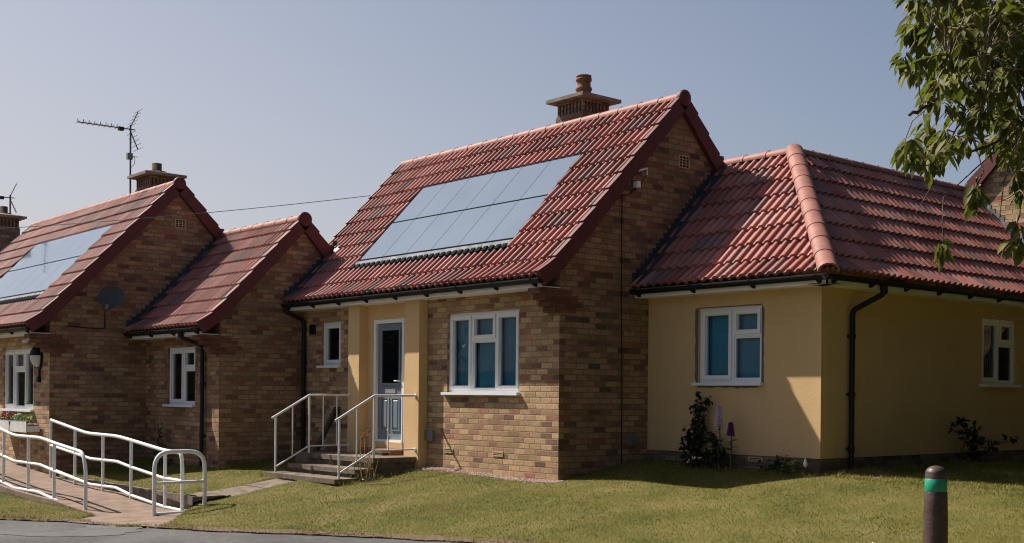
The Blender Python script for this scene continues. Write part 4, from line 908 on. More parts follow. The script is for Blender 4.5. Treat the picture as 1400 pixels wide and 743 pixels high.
pk = MB(); pk.hexa([(-5.66,-.42,.18),(-5.56,-.42,.18),(-5.56,-.36,.18),(-5.66,-.36,.18),(-5.56,-.07,.93),(-5.46,-.07,.93),(-5.46,-.012,.93),(-5.56,-.012,.93)])
pb = MB(); pb.box(-5.9, -5.06, -.62, -.002, -.4, .175)
tag(pb.build('concrete_base', M['concrete'], bevel=.01), 'low concrete block left of the landing under the small window', 'block')
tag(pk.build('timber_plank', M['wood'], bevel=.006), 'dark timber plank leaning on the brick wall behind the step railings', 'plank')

# ================================================================== access ramp
mb = MB()
xs = list(np.arange(-13, -4.55, .25)) + [-4.55]
def rz(x, w): return float(rampz(x)) - .05*w + .006
for i in range(len(xs)-1):
    a, b = xs[i], xs[i+1]
    for k in range(4):
        w0, w1 = k/4, (k+1)/4; y = lambda w: -3.425-1.125*w
        mb.face([(a,y(w0),rz(a,w0)), (a,y(w1),rz(a,w1)), (b,y(w1),rz(b,w1)), (b,y(w0),rz(b,w0))], smooth=True)
    mb.face([(a,-4.55,rz(a,1)), (b,-4.55,rz(b,1)), (b,-4.55,-1), (a,-4.55,-1)])
# flare down to the path
A0 = [(-4.55,-3.425-1.125*k/6) for k in range(7)]; B0 = [(-2.40,-4.56),(-2.55,-4.66),(-2.72,-4.78),(-2.95,-4.92),(-3.2,-5.03),(-3.5,-5.1),(-3.85,-5.22)]
A1 = [(-3.85,-3.40),(-3.80,-3.70),(-3.80,-4.0),(-3.95,-4.25),(-4.1,-4.4),(-4.25,-4.55),(-4.4,-4.72)]
for La, Lb, za, zb in ((A0, A1, 'r', 'm'), (A1, B0, 'm', 'g')):
    N = 6
    def pt(k, f):
        x = La[k][0]+(Lb[k][0]-La[k][0])*f; y = La[k][1]+(Lb[k][1]-La[k][1])*f; w = k/6
        r0 = rz(-4.55, w); m0 = float(gz(*A1[k]))*.5 + (rz(-4.0, w))*.5 - .01; g0 = gzf(*B0[k]) - .012
        p, q = (r0, m0) if za == 'r' else (m0, g0)
        return (x, y, p+(q-p)*f)
    for k in range(6):
        for f in range(N): mb.face([pt(k,f/N), pt(k+1,f/N), pt(k+1,(f+1)/N), pt(k,(f+1)/N)], smooth=True)
tag(mb.build('access_ramp', M['ramp'], top=True), 'brown concrete access ramp sloping down to the asphalt path', 'ramp', kind='structure')
mb = MB()
for i in range(11):
    a = -9.0+4.95*i/11; b = a+4.95/11-.006; mb.box(a, b, -3.41, -3.30, -.75, -.325+.004*math.sin(i*2.7))
mb.box(-4.06, -3.95, -3.41, -2.9, -.8, -.333)
tag(mb.build('concrete_kerb', M['concrete'], bevel=.01), 'low concrete kerb wall along the back of the ramp', 'kerb')
mb = MB(); ys = [-3.40,-2.80,-2.2,-1.66]
for i in range(3):
    a, b = ys[i], ys[i+1]-.012
    def z(x, y): return gzf(x, y) + (.03 if i == 0 else .0)
    p = [(-4.70,a,-.8),(-3.95,a,-.8),(-3.95,b,-.8),(-4.70,b,-.8),(-4.70,a,z(-4.4,a)+.01),(-3.95,a,z(-3.9,a)),(-3.95,b,z(-3.9,b)),(-4.70,b,z(-4.4,b))]
    mb.hexa(p)
tag(mb.build('slab_path', M['concrete'], bevel=.008), 'short slab path between the ramp and the door steps', 'path', kind='structure')

def pipe_rail(t, name, pts, r=.027, rad=.08): a = MB(); a.tube(round_path(pts, rad, 5), r, 10); return a.build(name, M['paint'], t)
Y = -3.55
RR = thing('ramp_handrail', 'long white tubular handrail along the house side of the ramp', 'handrail', (-6.6, Y, -.45), 'white tubular ramp railings')
pipe_rail(RR, 'top_rail', [(-9.22,Y,.645),(-7.56,Y,.465),(-6.30,Y,.455),(-5.76,Y,.41),(-4.55,Y,.30),(-4.02,Y,.295),(-3.98,Y,.10),(-3.98,Y,-.60)], rad=.22)
pipe_rail(RR, 'middle_rail', [(-9.22,Y,.205),(-7.40,Y,.055),(-6.30,Y,.06),(-5.76,Y,0),(-4.60,Y,-.10),(-3.98,Y,-.105)], .024)
pipe_rail(RR, 'lower_rail', [(-9.22,Y,-.20),(-7.40,Y,-.365),(-6.34,Y,-.35),(-5.75,Y,-.43),(-4.59,Y,-.515),(-3.98,Y,-.525)], .024)
for x, zt in ((-9.22,.645),(-8.07,.52),(-6.87,.46),(-5.76,.41),(-4.55,.30)):
    a = MB(); a.tube([(x,Y,-.7),(x,Y,zt)], .025, 10); a.build('post', M['paint'], RR)
Y2 = -4.47
FR = thing('ramp_handrail', 'white tubular handrail along the road side of the ramp, with grass at its foot', 'handrail', (-7.2, Y2, -.5), 'white tubular ramp railings')
pipe_rail(FR, 'top_rail', [(-12.6,Y2,.93),(-9.15,Y2,.525),(-8.30,Y2,.42),(-7.05,Y2,.42),(-6.45,Y2,.36),(-5.30,Y2,.265),(-5.18,Y2,.03),(-5.18,Y2,-.75)], rad=.2)
pipe_rail(FR, 'middle_rail', [(-12.6,Y2,.50),(-9.14,Y2,.09),(-8.27,Y2,0),(-7.07,Y2,0),(-6.48,Y2,-.06),(-5.18,Y2,-.165)], .024)
pipe_rail(FR, 'lower_rail', [(-12.6,Y2,.05),(-9.12,Y2,-.36),(-8.26,Y2,-.44),(-7.14,Y2,-.43),(-6.5,Y2,-.49),(-5.18,Y2,-.615)], .024)
for x, zt in ((-12.4,.9),(-11.2,.76),(-10.0,.62),(-8.81,.485),(-7.60,.42),(-6.45,.36)):
    a = MB(); a.tube([(x,Y2,-.85),(x,Y2,zt)], .025, 10); a.build('post', M['paint'], FR)
HO = thing('hoop_barrier', 'white tubular hoop barrier at the bottom of the ramp', 'barrier', (-3.72, -3.7, -.5), 'white tubular ramp railings')
pipe_rail(HO, 'hoop', [(-3.72,-4.08,-.75),(-3.72,-4.08,.33),(-3.72,-3.335,.325),(-3.72,-3.335,-.75)], .029, .24)
pipe_rail(HO, 'middle_rail', [(-3.72,-4.08,-.105),(-3.72,-3.335,-.10)], .025); pipe_rail(HO, 'lower_rail', [(-3.72,-4.08,-.525),(-3.72,-3.335,-.52)], .025)

# ================================================================== fittings on the left bungalow
D = thing('satellite_dish', 'dark grey satellite dish on the left bungalow gable', 'satellite dish', (-9.70, -2.40, 2.72))
nrm = Vector((.80,-.60,.22)).normalized(); c0 = Vector((-9.38,-2.42,2.86)); sd = nrm.cross(Vector((0,0,1))).normalized(); up = sd.cross(nrm)
V = []; Fc = []; nr, ns = 6, 28
for i in range(nr+1):
    r = i/nr
    for j in range(ns):
        a = 2*math.pi*j/ns; V.append(c0 + sd*math.cos(a)*r*.235 + up*math.sin(a)*r*.235*.92 + nrm*(r*r*.045))
for i in range(nr):
    for j in range(ns): Fc.append((i*ns+j, i*ns+(j+1)%ns, (i+1)*ns+(j+1)%ns, (i+1)*ns+j))
V2 = [v - nrm*.006 for v in V]; mb = MB(); mb.mesh(V, Fc); mb.mesh(V2, [f[::-1] for f in Fc])
for j in range(ns): mb.face([V[nr*ns+j], V[nr*ns+(j+1)%ns], V2[nr*ns+(j+1)%ns], V2[nr*ns+j]])
mb.build('dish', simple('dish_grey', (.035,.04,.043), .5, .4, .1, 6), D)
mb = MB(); mb.tube([(-9.70,-2.40,2.72),(-9.48,-2.40,2.72),c0-nrm*.01], .02, 8); mb.box(-9.709,-9.695,-2.46,-2.34,2.64,2.80); mb.build('wall_arm', M['metal'], D)
e = c0 - up*.20 + nrm*.30 - up*.08; mb = MB(); mb.tube([c0-up*.21, e], .012, 6); arm = mb.build('feed_arm', M['metal'], D)
mb = MB(); mb.tube([e, e+(c0-e).normalized()*.09], .028, 10); mb.build('receiver', M['grey'], D)

L = thing('wall_lantern', 'black wall lantern with a white lower bowl on the left bungalow', 'lantern', (-10.19, -3.41, 1.75))
cx, cz = -10.19, 1.77; mb = MB()
mb.mesh([], [])
V = [(cx+.14*math.cos(2*math.pi*k/24), -3.415, cz+.24*math.sin(2*math.pi*k/24)) for k in range(24)]; Vb = [(x, -3.45, z) for x, y, z in V]
mb.face(V); mb.face(Vb)
for k in range(24): mb.face([V[k], V[(k+1)%24], Vb[(k+1)%24], Vb[k]])
mb.box(cx-.018, cx+.018, -3.445, -3.412, cz-.40, cz-.22); mb.box(cx-.05, cx+.05, -3.47, -3.412, cz-.46, cz-.36)
mb.build('back_plate', M['black'], L)
def bowl(z0, z1, mat, name):
    V = []; Fq = []; n1, n2 = 8, 14
    for i in range(n1+1):
        th = z0+(z1-z0)*i/n1
        for j in range(n2+1):
            ph = math.pi*j/n2; V.append((cx+.112*math.cos(th)*math.cos(ph), -3.449-.15*math.cos(th)*math.sin(ph), cz+.02+.20*math.sin(th)))
    for i in range(n1):
        for j in range(n2): Fq.append((i*(n2+1)+j, i*(n2+1)+j+1, (i+1)*(n2+1)+j+1, (i+1)*(n2+1)+j))
    m = MB(); m.mesh(V, Fq); m.build(name, mat, L)
bowl(-1.5, .02, M['diff'], 'diffuser'); bowl(.03, 1.55, M['black'], 'hood')
mb = MB(); mb.box(-10.72,-10.60,-3.47,-3.412,2.12,2.17); mb.tube([(-10.66,-3.46,2.12),(-10.66,-3.50,2.07),(-10.70,-3.56,2.05)], .028, 10)
tag(mb.build('security_sensor', M['white']), 'small white security sensor under the left bungalow eaves', 'sensor')

def planter(x0, x1, label):
    t = thing('window_box', label, 'window box', ((x0+x1)/2, -3.53, .45), 'white picket window boxes')
    a = MB(); a.box(x0, x1, -3.66, -3.43, .41, .52); a.build('trough', M['paint'], t)
    a = MB(); n = int((x1-x0)/.062)
    for k in range(n):
        u = x0+(x1-x0)*(k+.08)/n; w = (x1-x0)/n*.8
        a.prism([(u,.40),(u+w,.40),(u+w,.575),(u+w/2,.61),(u,.575)], 'y', -3.676, -3.662)
    a.build('picket_front', M['paint'], t)
    a = MB(); a.box(x0+.01, x1-.01, -3.65, -3.44, .521, .53); a.build('soil', M['wood'], t)
planter(-10.98, -10.13, 'white picket window box nearest the lantern, full of yellow-green foliage')
planter(-11.95, -11.08, 'white picket window box cut by the left edge of the photo, with red flowers')

def leaf_shape(n=3): 
    return [0, .25, .6, 1.0], [.06, .42, .5, .02]
def add_leaf(V, F, T, base, dirv, nrm, L, W, droop, tint):
    dirv = dirv.normalized(); sd = dirv.cross(nrm)
    if sd.length < 1e-4: sd = dirv.orthogonal()
    sd.normalize(); nn = sd.cross(dirv).normalized(); b = len(V); st = (0, .3, .66, 1); wd = (.10, .92, .78, .03)
    p = Vector(base); d = Vector(dirv)
    for k in range(4):
        if k:
            p = p + d*L*(st[k]-st[k-1]); d = (d + Vector((0,0,-1))*droop).normalized()
        fold = nn*W*.16*wd[k]
        V += [tuple(p - sd*W*.5*wd[k] + fold), tuple(p), tuple(p + sd*W*.5*wd[k] + fold)]; T += [tint]*3
    for k in range(3):
        q = b+3*k; F += [(q, q+1, q+4, q+3), (q+1, q+2, q+5, q+4)]
def rv(): return Vector((random.gauss(0,1), random.gauss(0,1), random.gauss(0,1))).normalized()
def leaves_obj(name, V, F, T, mat, parent=None):
    m = MB(); m.mesh(V, F, True); o = m.build(name, mat, parent); tint_attr(o, T); return o
def clump(V, F, T, c, n, rad, L, W, droop=.25, upb=.3, tr=(0,1)):
    for _ in range(n):
        r = rv(); p = Vector(c) + Vector((r.x*rad[0], r.y*rad[1], r.z*rad[2]))*random.random()**.4
        d = (rv() + Vector((0,0,upb))).normalized(); add_leaf(V, F, T, p, d, (rv()+Vector((0,0,1.2))).normalized(), L*random.uniform(.6,1.15), W*random.uniform(.7,1.15), droop, random.uniform(*tr))
def blooms(mb, c, n, rad, s):
    for _ in range(n):
        r = rv(); p = Vector(c) + Vector((r.x*rad[0], r.y*rad[1], r.z*rad[2]))
        for k in range(5):
            a = rv(); b = a.orthogonal().normalized(); w = a.cross(b)
            mb.face([p, p+(a+b*.5)*s, p+a*s*1.5, p+(a-b*.5)*s])
for x0, x1, lab, mat, fl in ((-10.95,-10.16,'yellow-green trailing bedding plants in the window box by the lantern','pale',0),(-11.9,-11.1,'red flowering bedding plants in the left window box','shrub',1)):
    t = thing('bedding_plant', lab, 'flowers', ((x0+x1)/2, -3.54, .53), 'flowers in the window boxes')
    V, Fq, T = [], [], []
    for k in range(9): clump(V, Fq, T, (x0+(x1-x0)*(k+.5)/9, -3.55+random.uniform(-.05,.05), .60+random.uniform(-.02,.06)), 34, (.08,.1,.08), .06, .035, .3, .5)
    leaves_obj('foliage', V, Fq, T, M[mat], t)
    b = MB(); blooms(b, ((x0+x1)/2, -3.57, .66), 34 if fl else 5, ((x1-x0)/2, .1, .09), .022); b.build('bloom', M['redpetal'] if fl else M['whitepetal'], t)

# ================================================================== aerials and wire
def yagi(t, top, boomdir, L, n, scale=1.0):
    b = Vector(boomdir).normalized(); side = b.cross(Vector((0,0,1))).normalized(); up = Vector((0,0,1)); top = Vector(top)
    a = MB(); a.tube([top - b*.10, top + b*L], .014*scale, 6); a.build('boom', M['metal'], t)
    a = MB()
    for k in range(n):
        p = top + b*(.28 + (L-.28)*k/(n-1)); w = .17*scale*(1-.25*k/n); a.tube([p-side*w, p, p+side*w], .006, 5); a.tube([p, p+up*.07*scale], .008, 5)
    a.build('director', M['metal'], t)
    a = MB()
    for s in (-1, 1):
        q = top + b*.02; e = q - b*.18*scale + up*s*.40*scale; a.tube([q, e], .013*scale, 6)
        for k in range(5):
            p = q + (e-q)*((k+1)/5); a.tube([p-side*.27*scale, p+side*.27*scale], .005, 5)
    a.build('reflector', M['metal'], t)
    a = MB(); p = top + b*.2; a.box(p.x-.05, p.x+.05, p.y-.05, p.y+.05, p.z-.05, p.z+.02); a.build('dipole_box', M['black'], t)
AE = thing('television_aerial', 'tall television aerial on a mast beside the left bungalow chimney', 'aerial', (-12.30, -.86, 4.9))
mb = MB(); mb.tube([(-12.30,-.87,4.85),(-12.30,-.88,6.72)], .020, 8); mb.build('mast', M['metal'], AE)
mb = MB(); mb.box(-12.33,-12.24,-.90,-.79,5.20,5.23); mb.box(-12.36,-12.15,-.83,-.80,5.19,5.24); mb.tube([(-12.36,-.87,5.215),(-12.15,-.87,5.215)], .014, 6); mb.build('bracket', M['metal'], AE)
mb = MB(); mb.box(-12.34,-12.26,-.95,-.84,6.0,6.13); mb.tube([(-12.27,-.87,6.10),(-12.2,-.82,6.02),(-12.2,-.83,5.9),(-12.28,-.86,5.84)], .006, 5); mb.tube([(-12.3,-.87,6.06),(-12.17,-.78,6.05)], .010, 5); mb.build('amplifier', M['grey'], AE)
yagi(AE, (-12.30,-.88,6.63), (-.07,-1.06,0), 1.08, 8)
A2 = thing('television_aerial', 'small television aerial on the far left chimney', 'aerial', (-19.2, -1.3, 5.5))
mb = MB(); mb.tube([(-19.05,-1.15,5.5),(-19.05,-1.15,6.05)], .022, 8); mb.build('mast', M['metal'], A2); yagi(A2, (-19.05,-1.15,5.98), (-.25,-1,0), .95, 6, .9)

PO = thing('utility_pole', 'wooden utility pole carrying the overhead wire beyond the left edge', 'pole', (-15.1,-10.5,-.7))
mb = MB(); mb.tube([(-15.1,-10.5,-1.2),(-15.1,-10.5,5.0)], [.13,.09], 12); mb.build('pole', M['wood'], PO)
mb = MB(); mb.tube([(-15.1,-10.5,3.62),(-14.98,-10.35,3.66)], .02, 6); mb.build('insulator', M['grey'], PO)
p0 = Vector((-14.98,-10.35,3.66)); p1 = Vector((-7.06,1.62,4.90)); pts = []
for k in range(41):
    t_ = k/40; p = p0.lerp(p1, t_); p.z -= .22*4*t_*(1-t_); pts.append(p)
mb = MB(); mb.tube(pts, .0065, 5); tag(mb.build('overhead_wire', M['metal']), 'thin overhead wire crossing the sky in front of the left bungalow', 'wire')

# ================================================================== bollard
bx_, by_ = 7.67, -3.64; bz = gzf(bx_, by_); top = .705
BO = thing('bollard', 'brown plastic bollard with green band at the right', 'bollard', (bx_, by_, bz))
H = top-bz; r = .0705
mb = MB(); mb.lathe((bx_, by_, bz-.2), [(r*1.14,0),(r*1.12,H-.15),(r*1.08,H-.06),(r*1.05,H+.2-.180),(r*1.02,H+.2-.1735)], 40); mb.build('post', M['bollard'], BO)
mb = MB(); mb.lathe((bx_, by_, top), [(r*.99,-.053),(r*1.01,-.050),(r*1.01,-.046),(r*.985,-.042),(r*.985,-.012)] + [(r*.985*math.cos(a), -.012+.060*math.sin(a)*.2+ .0) for a in (0,)] , 40)
prof = [(r*1.0,-.088),(r*1.0,-.060),(r*.985,-.057),(r*.985,-.053)] + [(r*.985*math.cos(a), -.053+.053*math.sin(a)) for a in np.linspace(.08, 1.52, 12)]
mb = MB(); mb.lathe((bx_, by_, top), prof, 40); mb.build('cap', M['bollard'], BO)
mb = MB(); mb.lathe((bx_, by_, top), [(r*1.0,-.172),(r*1.018,-.170),(r*1.018,-.088),(r*1.0,-.0865)], 40); mb.build('reflective_band', M['band'], BO)

# ================================================================== plants along the walls
def shrub(name, label, cat, base, clumps, mat, stems, L, W, stemmat='bark', droop=.25, upb=.2):
    t = thing(name, label, cat, base); V, Fq, T = [], [], []
    for c, n, rad in clumps: clump(V, Fq, T, c, n, rad, L, W, droop, upb)
    leaves_obj('foliage', V, Fq, T, M[mat], t)
    m = MB()
    for s in stems: m.tube(s, [.009]*(len(s)-1)+[.004], 6)
    m.build('stem', M[stemmat], t); return t
b = gzf(1.05,1.5)
shrub('climbing_shrub', 'dark leafy shrub climbing the cream wall left of the corner building window', 'shrub', (1.05,1.5,b),
      [((1.03,1.55,b+.15),110,(.17,.14,.16)),((1.0,1.58,b+.33),120,(.20,.12,.15)),((1.04,1.60,b+.50),80,(.18,.10,.12)),((1.08,1.62,b+.66),55,(.14,.09,.12)),((1.16,1.62,b+.80),26,(.07,.07,.10)),((1.0,1.62,b+.82),16,(.06,.06,.09)),((1.23,1.63,b+.90),16,(.05,.05,.06)),((1.06,1.63,b+.98),12,(.05,.05,.06))],
      'darkleaf', [[(1.03,1.55,b),(1.02,1.6,b+.5),(1.06,1.64,b+1.0)],[(1.05,1.55,b),(1.12,1.62,b+.6),(1.22,1.64,b+.92)]], .075, .062, droop=.35, upb=-.2)
b = gzf(1.5,1.5)
shrub('leafy_shrub', 'low dark leafy shrub at the foot of the lilac flower spike', 'shrub', (1.48,1.5,b),
      [((1.46,1.52,b+.12),120,(.24,.14,.13)),((1.42,1.54,b+.30),70,(.15,.10,.12)),((1.56,1.5,b+.22),60,(.14,.12,.10)),((1.36,1.56,b+.42),22,(.07,.06,.07)),((1.22,1.45,b+.07),40,(.20,.12,.06))], 'darkleaf',
      [[(1.46,1.52,b),(1.40,1.55,b+.4)],[(1.48,1.5,b),(1.58,1.5,b+.3)]], .085, .045, upb=.3)
mb = MB(); blooms(mb, (1.22,1.38,b+.10), 4, (.14,.05,.04), .02); tag(mb.build('daisy', M['whitepetal']), 'tiny white flowers in the dark foliage beside the climbing shrub', 'flowers')
def spike(x, y, h, mat, label, z0, wide):
    b = gzf(x, y); t = thing('flower_spike', label, 'flower', (x, y, b), 'tall flower spikes by the cream wall')
    m = MB(); m.tube([(x,y,b),(x+.015,y,b+h*.5),(x+.005,y,b+h)], [.012,.010,.005], 6); m.build('stem', M['stem'], t)
    V, Fq, T = [], [], []
    for k in range(34):
        z = b+.05+(h*z0-.06)*random.random(); a = random.uniform(0, 6.28)
        add_leaf(V, Fq, T, Vector((x+.01,y,z)), Vector((math.cos(a),math.sin(a),.5)), Vector((0,0,1)), random.uniform(.08,.15)*(1.2-.6*(z-b)/h), .028, .2, random.random())
    leaves_obj('foliage', V, Fq, T, M['shrub'], t)
    m = MB()
    n = int(110*wide)
    for k in range(n):
        f = k/n; z = b+h*(z0+(1-z0)*f); rr = .042*wide*(1-.8*f); a = k*2.4; p = Vector((x+math.cos(a)*rr, y+math.sin(a)*rr, z)); d = Vector((math.cos(a),math.sin(a),-.5)).normalized(); u = d.orthogonal().normalized(); w = d.cross(u)
        q = [p + u*math.cos(i*math.pi/3)*.017+w*math.sin(i*math.pi/3)*.017 + d*.02 for i in range(6)]; c = p - d*.012
        for i in range(6): m.face([c, q[i], q[(i+1)%6]])
    m.build('bloom', M[mat], t)
spike(1.56, 1.47, .86, 'lilac', 'tall pale lilac flower spike against the cream wall', .66, .85)
spike(1.80, 1.42, .64, 'purple', 'shorter dark purple flower spike right of the lilac one', .74, .8)
b = gzf(2.45,1.55)
shrub('trailing_plant', 'low dark trailing plant under the cream wall beside the pale leafy plant', 'plant', (2.4,1.55,b),
      [((2.35,1.6,b+.07),70,(.26,.10,.08)),((2.5,1.58,b+.13),50,(.14,.10,.10))], 'shrub', [[(2.4,1.6,b),(2.5,1.58,b+.15)]], .075, .05, 'stem')
b = gzf(2.66,1.52)
t = thing('leafy_plant', 'pale green broad leaved plant near the cream corner', 'plant', (2.68,1.52,b)); V, Fq, T = [], [], []
for k in range(26):
    a = random.uniform(0,6.28); add_leaf(V, Fq, T, Vector((2.68+.05*math.cos(a),1.52+.05*math.sin(a),b+.03+.13*random.random())), Vector((math.cos(a),math.sin(a),.6)), Vector((0,0,1)), .11, .085, .4, random.random())
leaves_obj('foliage', V, Fq, T, M['pale'], t)
b = gzf(2.88,1.55); t = thing('white_flower', 'single upright white flower at the foot of the cream corner', 'flower', (2.88,1.55,b))
m = MB(); m.tube([(2.88,1.55,b),(2.885,1.55,b+.12)], .007, 6); m.build('stem', M['stem'], t)
m = MB(); m.lathe((2.885,1.55,b+.10), [(.006,0),(.024,.02),(.028,.05),(.017,.085),(.003,.12)], 10); m.build('bloom', M['whitepetal'], t)
b = gzf(3.2,4.9)
shrub('leaning_shrub', 'dark shrub with a branch reaching right along the shaded cream wall', 'shrub', (3.2,5.0,b),
      [((3.2,5.15,b+.15),70,(.16,.28,.15)),((3.2,5.1,b+.34),55,(.14,.24,.10)),((3.2,5.0,b+.47),30,(.12,.18,.08)),((3.2,4.72,b+.60),22,(.08,.13,.05)),((3.2,4.62,b+.48),10,(.06,.08,.04)),((3.2,5.7,b+.26),12,(.06,.14,.05)),((3.2,6.2,b+.30),12,(.06,.2,.05))],
      'darkleaf', [[(3.2,5.1,b),(3.2,4.95,b+.4),(3.2,4.65,b+.63)],[(3.2,5.15,b),(3.2,5.5,b+.25),(3.2,6.4,b+.32)]], .11, .06, droop=.3)
b = gzf(-8.6,-1.9)
shrub('wall_shrub', 'straggly green shrub at the foot of the brick link wall behind the ramp rails', 'shrub', (-8.55,-1.85,b),
      [((-8.55,-1.85,b+.15),60,(.28,.15,.14)),((-8.65,-1.82,b+.38),34,(.18,.10,.14)),((-8.72,-1.8,b+.62),14,(.10,.08,.12)),((-8.2,-1.85,b+.1),20,(.2,.1,.08))], 'shrub',
      [[(-8.55,-1.85,b),(-8.72,-1.8,b+.75)],[(-8.5,-1.85,b),(-8.35,-1.85,b+.4)]], .085, .04)
t = thing('dried_weed', 'dry brown weed with red seed heads in front of the door steps', 'weed', (-3.0,-1.05,gzf(-3.0,-1.05))); m = MB(); V, Fq, T = [], [], []
m2 = MB()
for k in range(26):
    x, y = -3.0+random.uniform(-.22,.22), -1.1+random.uniform(-.16,.12); b = gzf(x, y); h = random.uniform(.15,.45)
    p1_ = (x+random.uniform(-.1,.1), y+random.uniform(-.08,.08), b+h); m.tube([(x,y,b),((x+p1_[0])/2+.01,(y+p1_[1])/2,b+h*.55),p1_], [.005,.004,.002], 4)
for k in range(3):
    x = -3.25+.12*k; b = gzf(x,-1.15); m.tube([(x+.1,-1.1,b),(x,-1.05,b+.5),(x-.03,-1.02,b+.62+.05*k)], [.006,.004,.003], 4); blooms(m2, (x-.03,-1.02,b+.62+.05*k), 6, (.04,.04,.05), .014)
m.build('stem', M['straw'], t); m2.build('seed_head', simple('rust_seed', (.32,.10,.04), .8, .2, .2, 20), t)
V, Fq, T = [], [], []
for k in range(40): clump(V, Fq, T, (-3.05+random.uniform(-.25,.2), -1.15+random.uniform(-.15,.15), gzf(-3.05,-1.15)+.05), 3, (.06,.06,.06), .09, .025, .3, .7)
leaves_obj('foliage', V, Fq, T, M['shrub'], t)

# ================================================================== cherry tree in the foreground
TR = thing('cherry_tree', 'cherry tree with drooping leafy branches overhanging the top right corner', 'tree', (8.97,-2.74,gzf(8.97,-2.74)))
m = MB(); first = True; BRP = []
for br in BRANCHES:
    pts = [Vector(p[:3]) for p in br]; rr = [p[3] for p in br]
    if first: pts.insert(0, Vector((8.99,-2.70,gzf(8.99,-2.7)-.2))); rr.insert(0, .125); first = False
    P2, R2 = [], []
    for i in range(len(pts)-1):
        for k in range(4):
            f = k/4; j = rr[i]*.9; P2.append(pts[i].lerp(pts[i+1], f) + (rv()*min(j,.018) if k else Vector())); R2.append(rr[i]+(rr[i+1]-rr[i])*f)
    P2.append(pts[-1]); R2.append(rr[-1]); m.tube(P2, R2, 8); BRP += P2
m.build('trunk', M['bark'], TR)
m = MB(); V, Fq, T = [], [], []
for x, y, z, n in CLUMPS:
    c = Vector((x, y, z)); q = min(BRP, key=lambda p: (p-c).length); mid = (c+q)/2 + Vector((0,0,.05)) + rv()*.03
    m.tube([q, (q+mid)/2+rv()*.012, mid, (mid+c)/2+rv()*.012, c], [.0045,.004,.0035,.003,.002], 5)
    ax_ = ((c-mid).normalized() + Vector((0,0,-.5))).normalized(); tt = random.random()
    for k in range(n):
        a = k*2.4 + random.uniform(-.4,.4); o1 = ax_.orthogonal().normalized(); o2 = ax_.cross(o1)
        d = (o1*math.cos(a) + o2*math.sin(a))*random.uniform(.35,1.0) + ax_*.5 + Vector((0,0,-.35)); base = c - ax_*random.uniform(0,.07)
        nn = (Vector((0,0,1)) + rv()*.6).normalized()
        add_leaf(V, Fq, T, base + d.normalized()*.015, d, nn, random.uniform(.075,.122), random.uniform(.033,.047), random.uniform(.12,.4), min(1, max(0, tt*.5 + random.random()*.6)))
m.build('twig', M['twig'], TR); leaves_obj('crown', V, Fq, T, M['leaf'], TR)


# ================================================================== trees added at the right to dim shaded walls; neighbours reflected in window glass
def bg_tree(x, y, h, r, label, seed):
    rs = random.Random(seed); z0 = gzf(x, y)
    t = thing('unseen_tree', label, 'tree', (x, y, z0), 'trees across the road')
    m = MB(); m.tube([(x,y,z0-.2),(x+.1,y,z0+h*.35),(x-.1,y+.1,z0+h*.75)], [.22,.16,.06], 10)
    for k in range(6):
        a = k*1.05; m.tube([(x,y,z0+h*(.3+.05*k)),(x+math.cos(a)*r*.7,y+math.sin(a)*r*.7,z0+h*(.5+.06*k))], [.09,.03], 6)
    m.build('trunk', M['bark'], t)
    V, Fq, T = [], [], []
    for k in range(95):
        d = Vector((rs.gauss(0,1), rs.gauss(0,1), rs.gauss(0,1))).normalized()*rs.random()**.33
        c = (x+d.x*r, y+d.y*r, z0+h*.54+d.z*h*.46)
        for _ in range(24):
            q = Vector((rs.gauss(0,1), rs.gauss(0,1), rs.gauss(0,1)))*.42; add_leaf(V, Fq, T, Vector(c)+q, Vector((rs.gauss(0,1), rs.gauss(0,1), rs.gauss(0,1))), Vector((0,0,1)), .55, .38, .2, rs.random())
    leaves_obj('crown', V, Fq, T, M['shrub'], t)

BG = [(7.8,6.2,8.5,3.1,'added light-blocking tree nearest the cream side wall, just outside the frame'),(10.2,2.2,9,3.5,'added light-blocking tree between the cherry tree and the corner building'),(7.4,11,9,3.6,'added light-blocking tree in front of the right hand bungalow'),(13.6,1.5,8.5,3.4,'added light-blocking tree close to the right of the cherry tree, beyond the frame'),(12.6,7.5,9,3.6,'added light-blocking tree facing the far cream window'),(15.5,-4.0,9,3.8,'added light-blocking tree just right of the cherry tree'),(14,14,9,4,'added light-blocking tree beyond the right hand bungalow front'),(18.5,5,10,4.2,'taller added light-blocking tree in the second row facing the cream wall'),(18,-12,9,4,'added light-blocking tree across the road to the right of the camera'),
(-29.5,-17.4,7.5,2.6,'small tree on the verge before the facing terrace'),(8,-26,9,4.2,'tree across the road behind the camera'),(-4,-34,9,4.4,'tree across the road behind the facing terrace'),(-14,-36,9,4.4,'leftmost tree behind the facing terrace')]
for i, (x, y, h, r, lab) in enumerate(BG):
    bg_tree(x, y, h, r, lab, 40+i)

